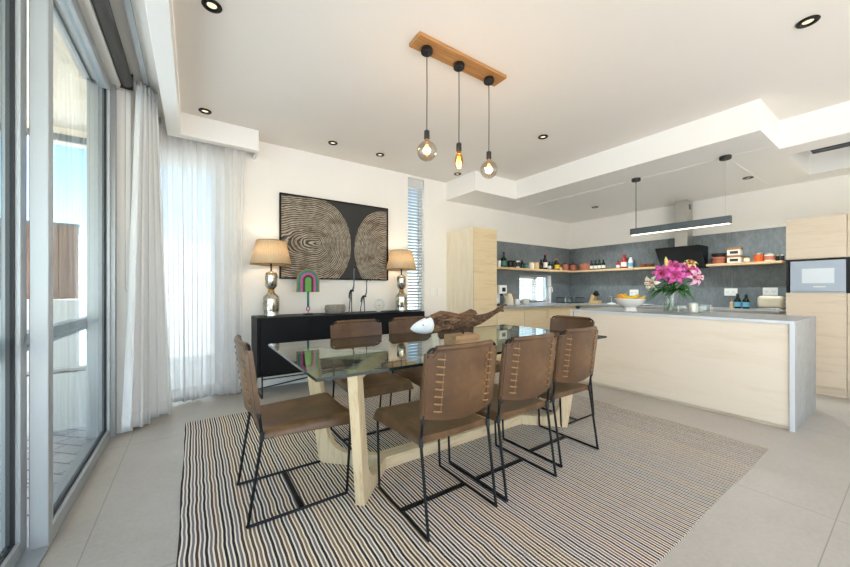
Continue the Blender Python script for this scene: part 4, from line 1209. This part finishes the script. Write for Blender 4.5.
lily(.05, .0, .47, 'petal_pink', (-.6,-.3,.6), .105, 'pink lily at the top of the bouquet, behind the central one', seed=3)
lily(.03, -.15, .43, 'petal_pink', (-.6,-.7,.3), .105, 'pink lily right of centre, high in the bouquet', seed=4)
lily(.02, -.205, .36, 'petal_pale', (-.5,-.8,.0), .10, 'pale pink lily hanging out at the right of the bouquet', seed=5)
lily(-.06, .145, .31, 'petal_white', (-.75,.2,-.1), .10, 'white lily hanging low at the left of the bouquet', seed=6)
lily(.02, .10, .42, 'bud_yellow', (-.3,.5,.6), .065, 'small pale yellow lily opening at the upper left of the bouquet', seed=7)
lily(.03, -.17, .49, 'bud_yellow', (-.4,-.3,.7), .075, 'pale yellow lily opening at the upper right of the bouquet', seed=8)
lily(-.01, .03, .47, 'bud_yellow', (-.05,.05,1), .06, 'closed cream lily bud sticking straight up above the bouquet', bud=True, seed=9)
# long drooping leaf sprigs
for k, (dx, dy, hz, lab) in enumerate(((.02,-.10,.29,'green leafy sprig drooping at the right of the bouquet'),(-.05,.04,.26,'green leafy sprig at the front of the bouquet above the vase rim'))):
    root = thing('leaf_sprig', lab, 'foliage', (VX, VY, ZI+.02), 0, 'leafy sprigs in the vase')
    MB().tube([(-dx*.15,-dy*.2,0),(dx*.1,dy*.1,.13),(dx*.3,dy*.3,.20),(dx,dy,hz)], .004, 8).build('stem', M['stem_green'], root)
    rnd = random.Random(20+k)
    for j_ in range(9):
        b = MB(); t_ = .25+.09*j_
        p = Vector((dx*.3,dy*.3,.20)).lerp(Vector((dx,dy,hz)), min(1,t_))
        a = math.atan2(dy,dx)+rnd.uniform(-1.5,1.5)
        leaf_blade(b, p, (math.cos(a), math.sin(a), rnd.uniform(-.2,.35)), rnd.uniform(.12,.22), .045, rnd.uniform(.3,.7), n=7)
        b.build('leaf', M['leaf_green'], root, solid=.0012)
# glass boxes with a candle
def glassbox(x, y, w, d, h, label, lid=True, name='glass_box'):
    root = thing(name, label, 'glass box', (x,y,ZI), R(8))
    b = MB(); t_ = .004
    b.box(-w,w,-d,-d+t_,0,h).box(-w,w,d-t_,d,0,h).box(-w,-w+t_,-d+t_,d-t_,0,h).box(w-t_,w,-d+t_,d-t_,0,h).box(-w+t_,w-t_,-d+t_,d-t_,0,t_)
    b.build('glass', M['clear_glass'], root)
    b = MB()
    for zz in (0.001,h):
        b.tube([(-w,-d,zz),(w,-d,zz),(w,d,zz),(-w,d,zz)], .0022, 5, closed=True)
    for sx in (-1,1):
        for sy in (-1,1): b.tube([(sx*w,sy*d,0),(sx*w,sy*d,h)], .0022, 5)
    b.build('edge_frame', M['steel'], root)
glassbox(4.50, 1.515, .035, .032, .075, 'small clear glass box left of the candle on the island')
glassbox(4.53, 1.325, .045, .05, .085, 'clear glass box right of the candle on the island')
cd = thing('candle_jar', 'white candle in a tall glass between two glass boxes on the island', 'candle', (4.43, 1.400, ZI))
MB().lathe([(0,0),(.046,0),(.046,.115),(.043,.115),(.043,.006),(0,.006)], (0,0,0), 28).build('glass', M['clear_glass'], cd)
MB().lathe([(0,.0065),(.042,.0065),(.042,.10),(0,.097)], (0,0,0), 28).build('wax', M['candle_wax'], cd)
MB().cyl((0,0,.095), .0015, .014, 6).build('wick', M['black_plastic'], cd)

# ------------------------------------------------------------------ light
w = bpy.data.worlds.new('world'); scene.world = w; w.use_nodes = True
nt = w.node_tree; nt.nodes.clear()
sky = nt.nodes.new('ShaderNodeTexSky'); sky.sky_type = 'NISHITA'; sky.sun_disc = False
sky.sun_elevation = R(42); sky.sun_rotation = R(200); sky.air_density = 1.0; sky.dust_density = .6; sky.ozone_density = 1.2
bg = nt.nodes.new('ShaderNodeBackground'); bg.inputs[1].default_value = .20
ow = nt.nodes.new('ShaderNodeOutputWorld')
nt.links.new(sky.outputs[0], bg.inputs[0]); nt.links.new(bg.outputs[0], ow.inputs[0])
def portal(loc, rot, sx, sy):
    ld = bpy.data.lights.new('daylight_portal', 'AREA'); ld.shape = 'RECTANGLE'; ld.size = sx; ld.size_y = sy
    ld.cycles.is_portal = True
    o = bpy.data.objects.new('daylight_portal', ld); COL.objects.link(o); o.location = loc; o.rotation_euler = rot
def point(loc, col, e, r=.03):
    ld = bpy.data.lights.new('lamp_light', 'POINT'); ld.color = col; ld.energy = e; ld.shadow_soft_size = r
    o = bpy.data.objects.new('lamp_light', ld); COL.objects.link(o); o.location = loc
def spot(loc, e, ang, col):
    ld = bpy.data.lights.new('downlight_beam', 'SPOT'); ld.color = col; ld.energy = e; ld.spot_size = ang; ld.spot_blend = .8; ld.shadow_soft_size = .04
    o = bpy.data.objects.new('downlight_beam', ld); COL.objects.link(o); o.location = loc
sd = bpy.data.lights.new('sun', 'SUN'); sd.energy = 10; sd.angle = R(.6); sd.color = (1,.98,.96)
so = bpy.data.objects.new('sun', sd); COL.objects.link(so)
so.rotation_euler = Vector((.5, .62, -.9)).to_track_quat('-Z','Y').to_euler()
for x, y, z_, l in DL: spot((x,y,z_-.02), 3 if z_ > 2.7 else 42, R(60) if z_ > 2.7 else R(130), (1,.86,.68) if z_ > 2.7 else (.90,.98,1))
for x, y in ((.70,4.03),(2.36,4.05)): point((x,y,ZS+.70), (1,.76,.5), 1.1, .035)
for i, x in enumerate((-.300,-.012,.295)): point((1.632+x,1.937,2.08), (1,.72,.46), 2.0, .03)

# ------------------------------------------------------------------ camera
cam = bpy.data.cameras.new('camera'); co = bpy.data.objects.new('camera', cam); COL.objects.link(co)
cam.sensor_width = 36; cam.sensor_fit = 'HORIZONTAL'; cam.lens = 339.85/850*36
cam.shift_y = 5.9/850; cam.clip_start = .05; cam.clip_end = 200
co.location = (0,0,1.13); co.rotation_euler = (R(90),0,-R(34.204))
scene.camera = co

vs = scene.view_settings
vs.view_transform = 'Standard'; vs.look = 'None'; vs.exposure = 1.38; vs.gamma = 1.0; vs.use_curve_mapping = False
cy = scene.cycles
cy.use_denoising = True
cy.max_bounces = 12; cy.diffuse_bounces = 6; cy.glossy_bounces = 5; cy.transmission_bounces = 6; cy.transparent_max_bounces = 24
cy.caustics_reflective = False; cy.caustics_refractive = False; cy.sample_clamp_indirect = 8
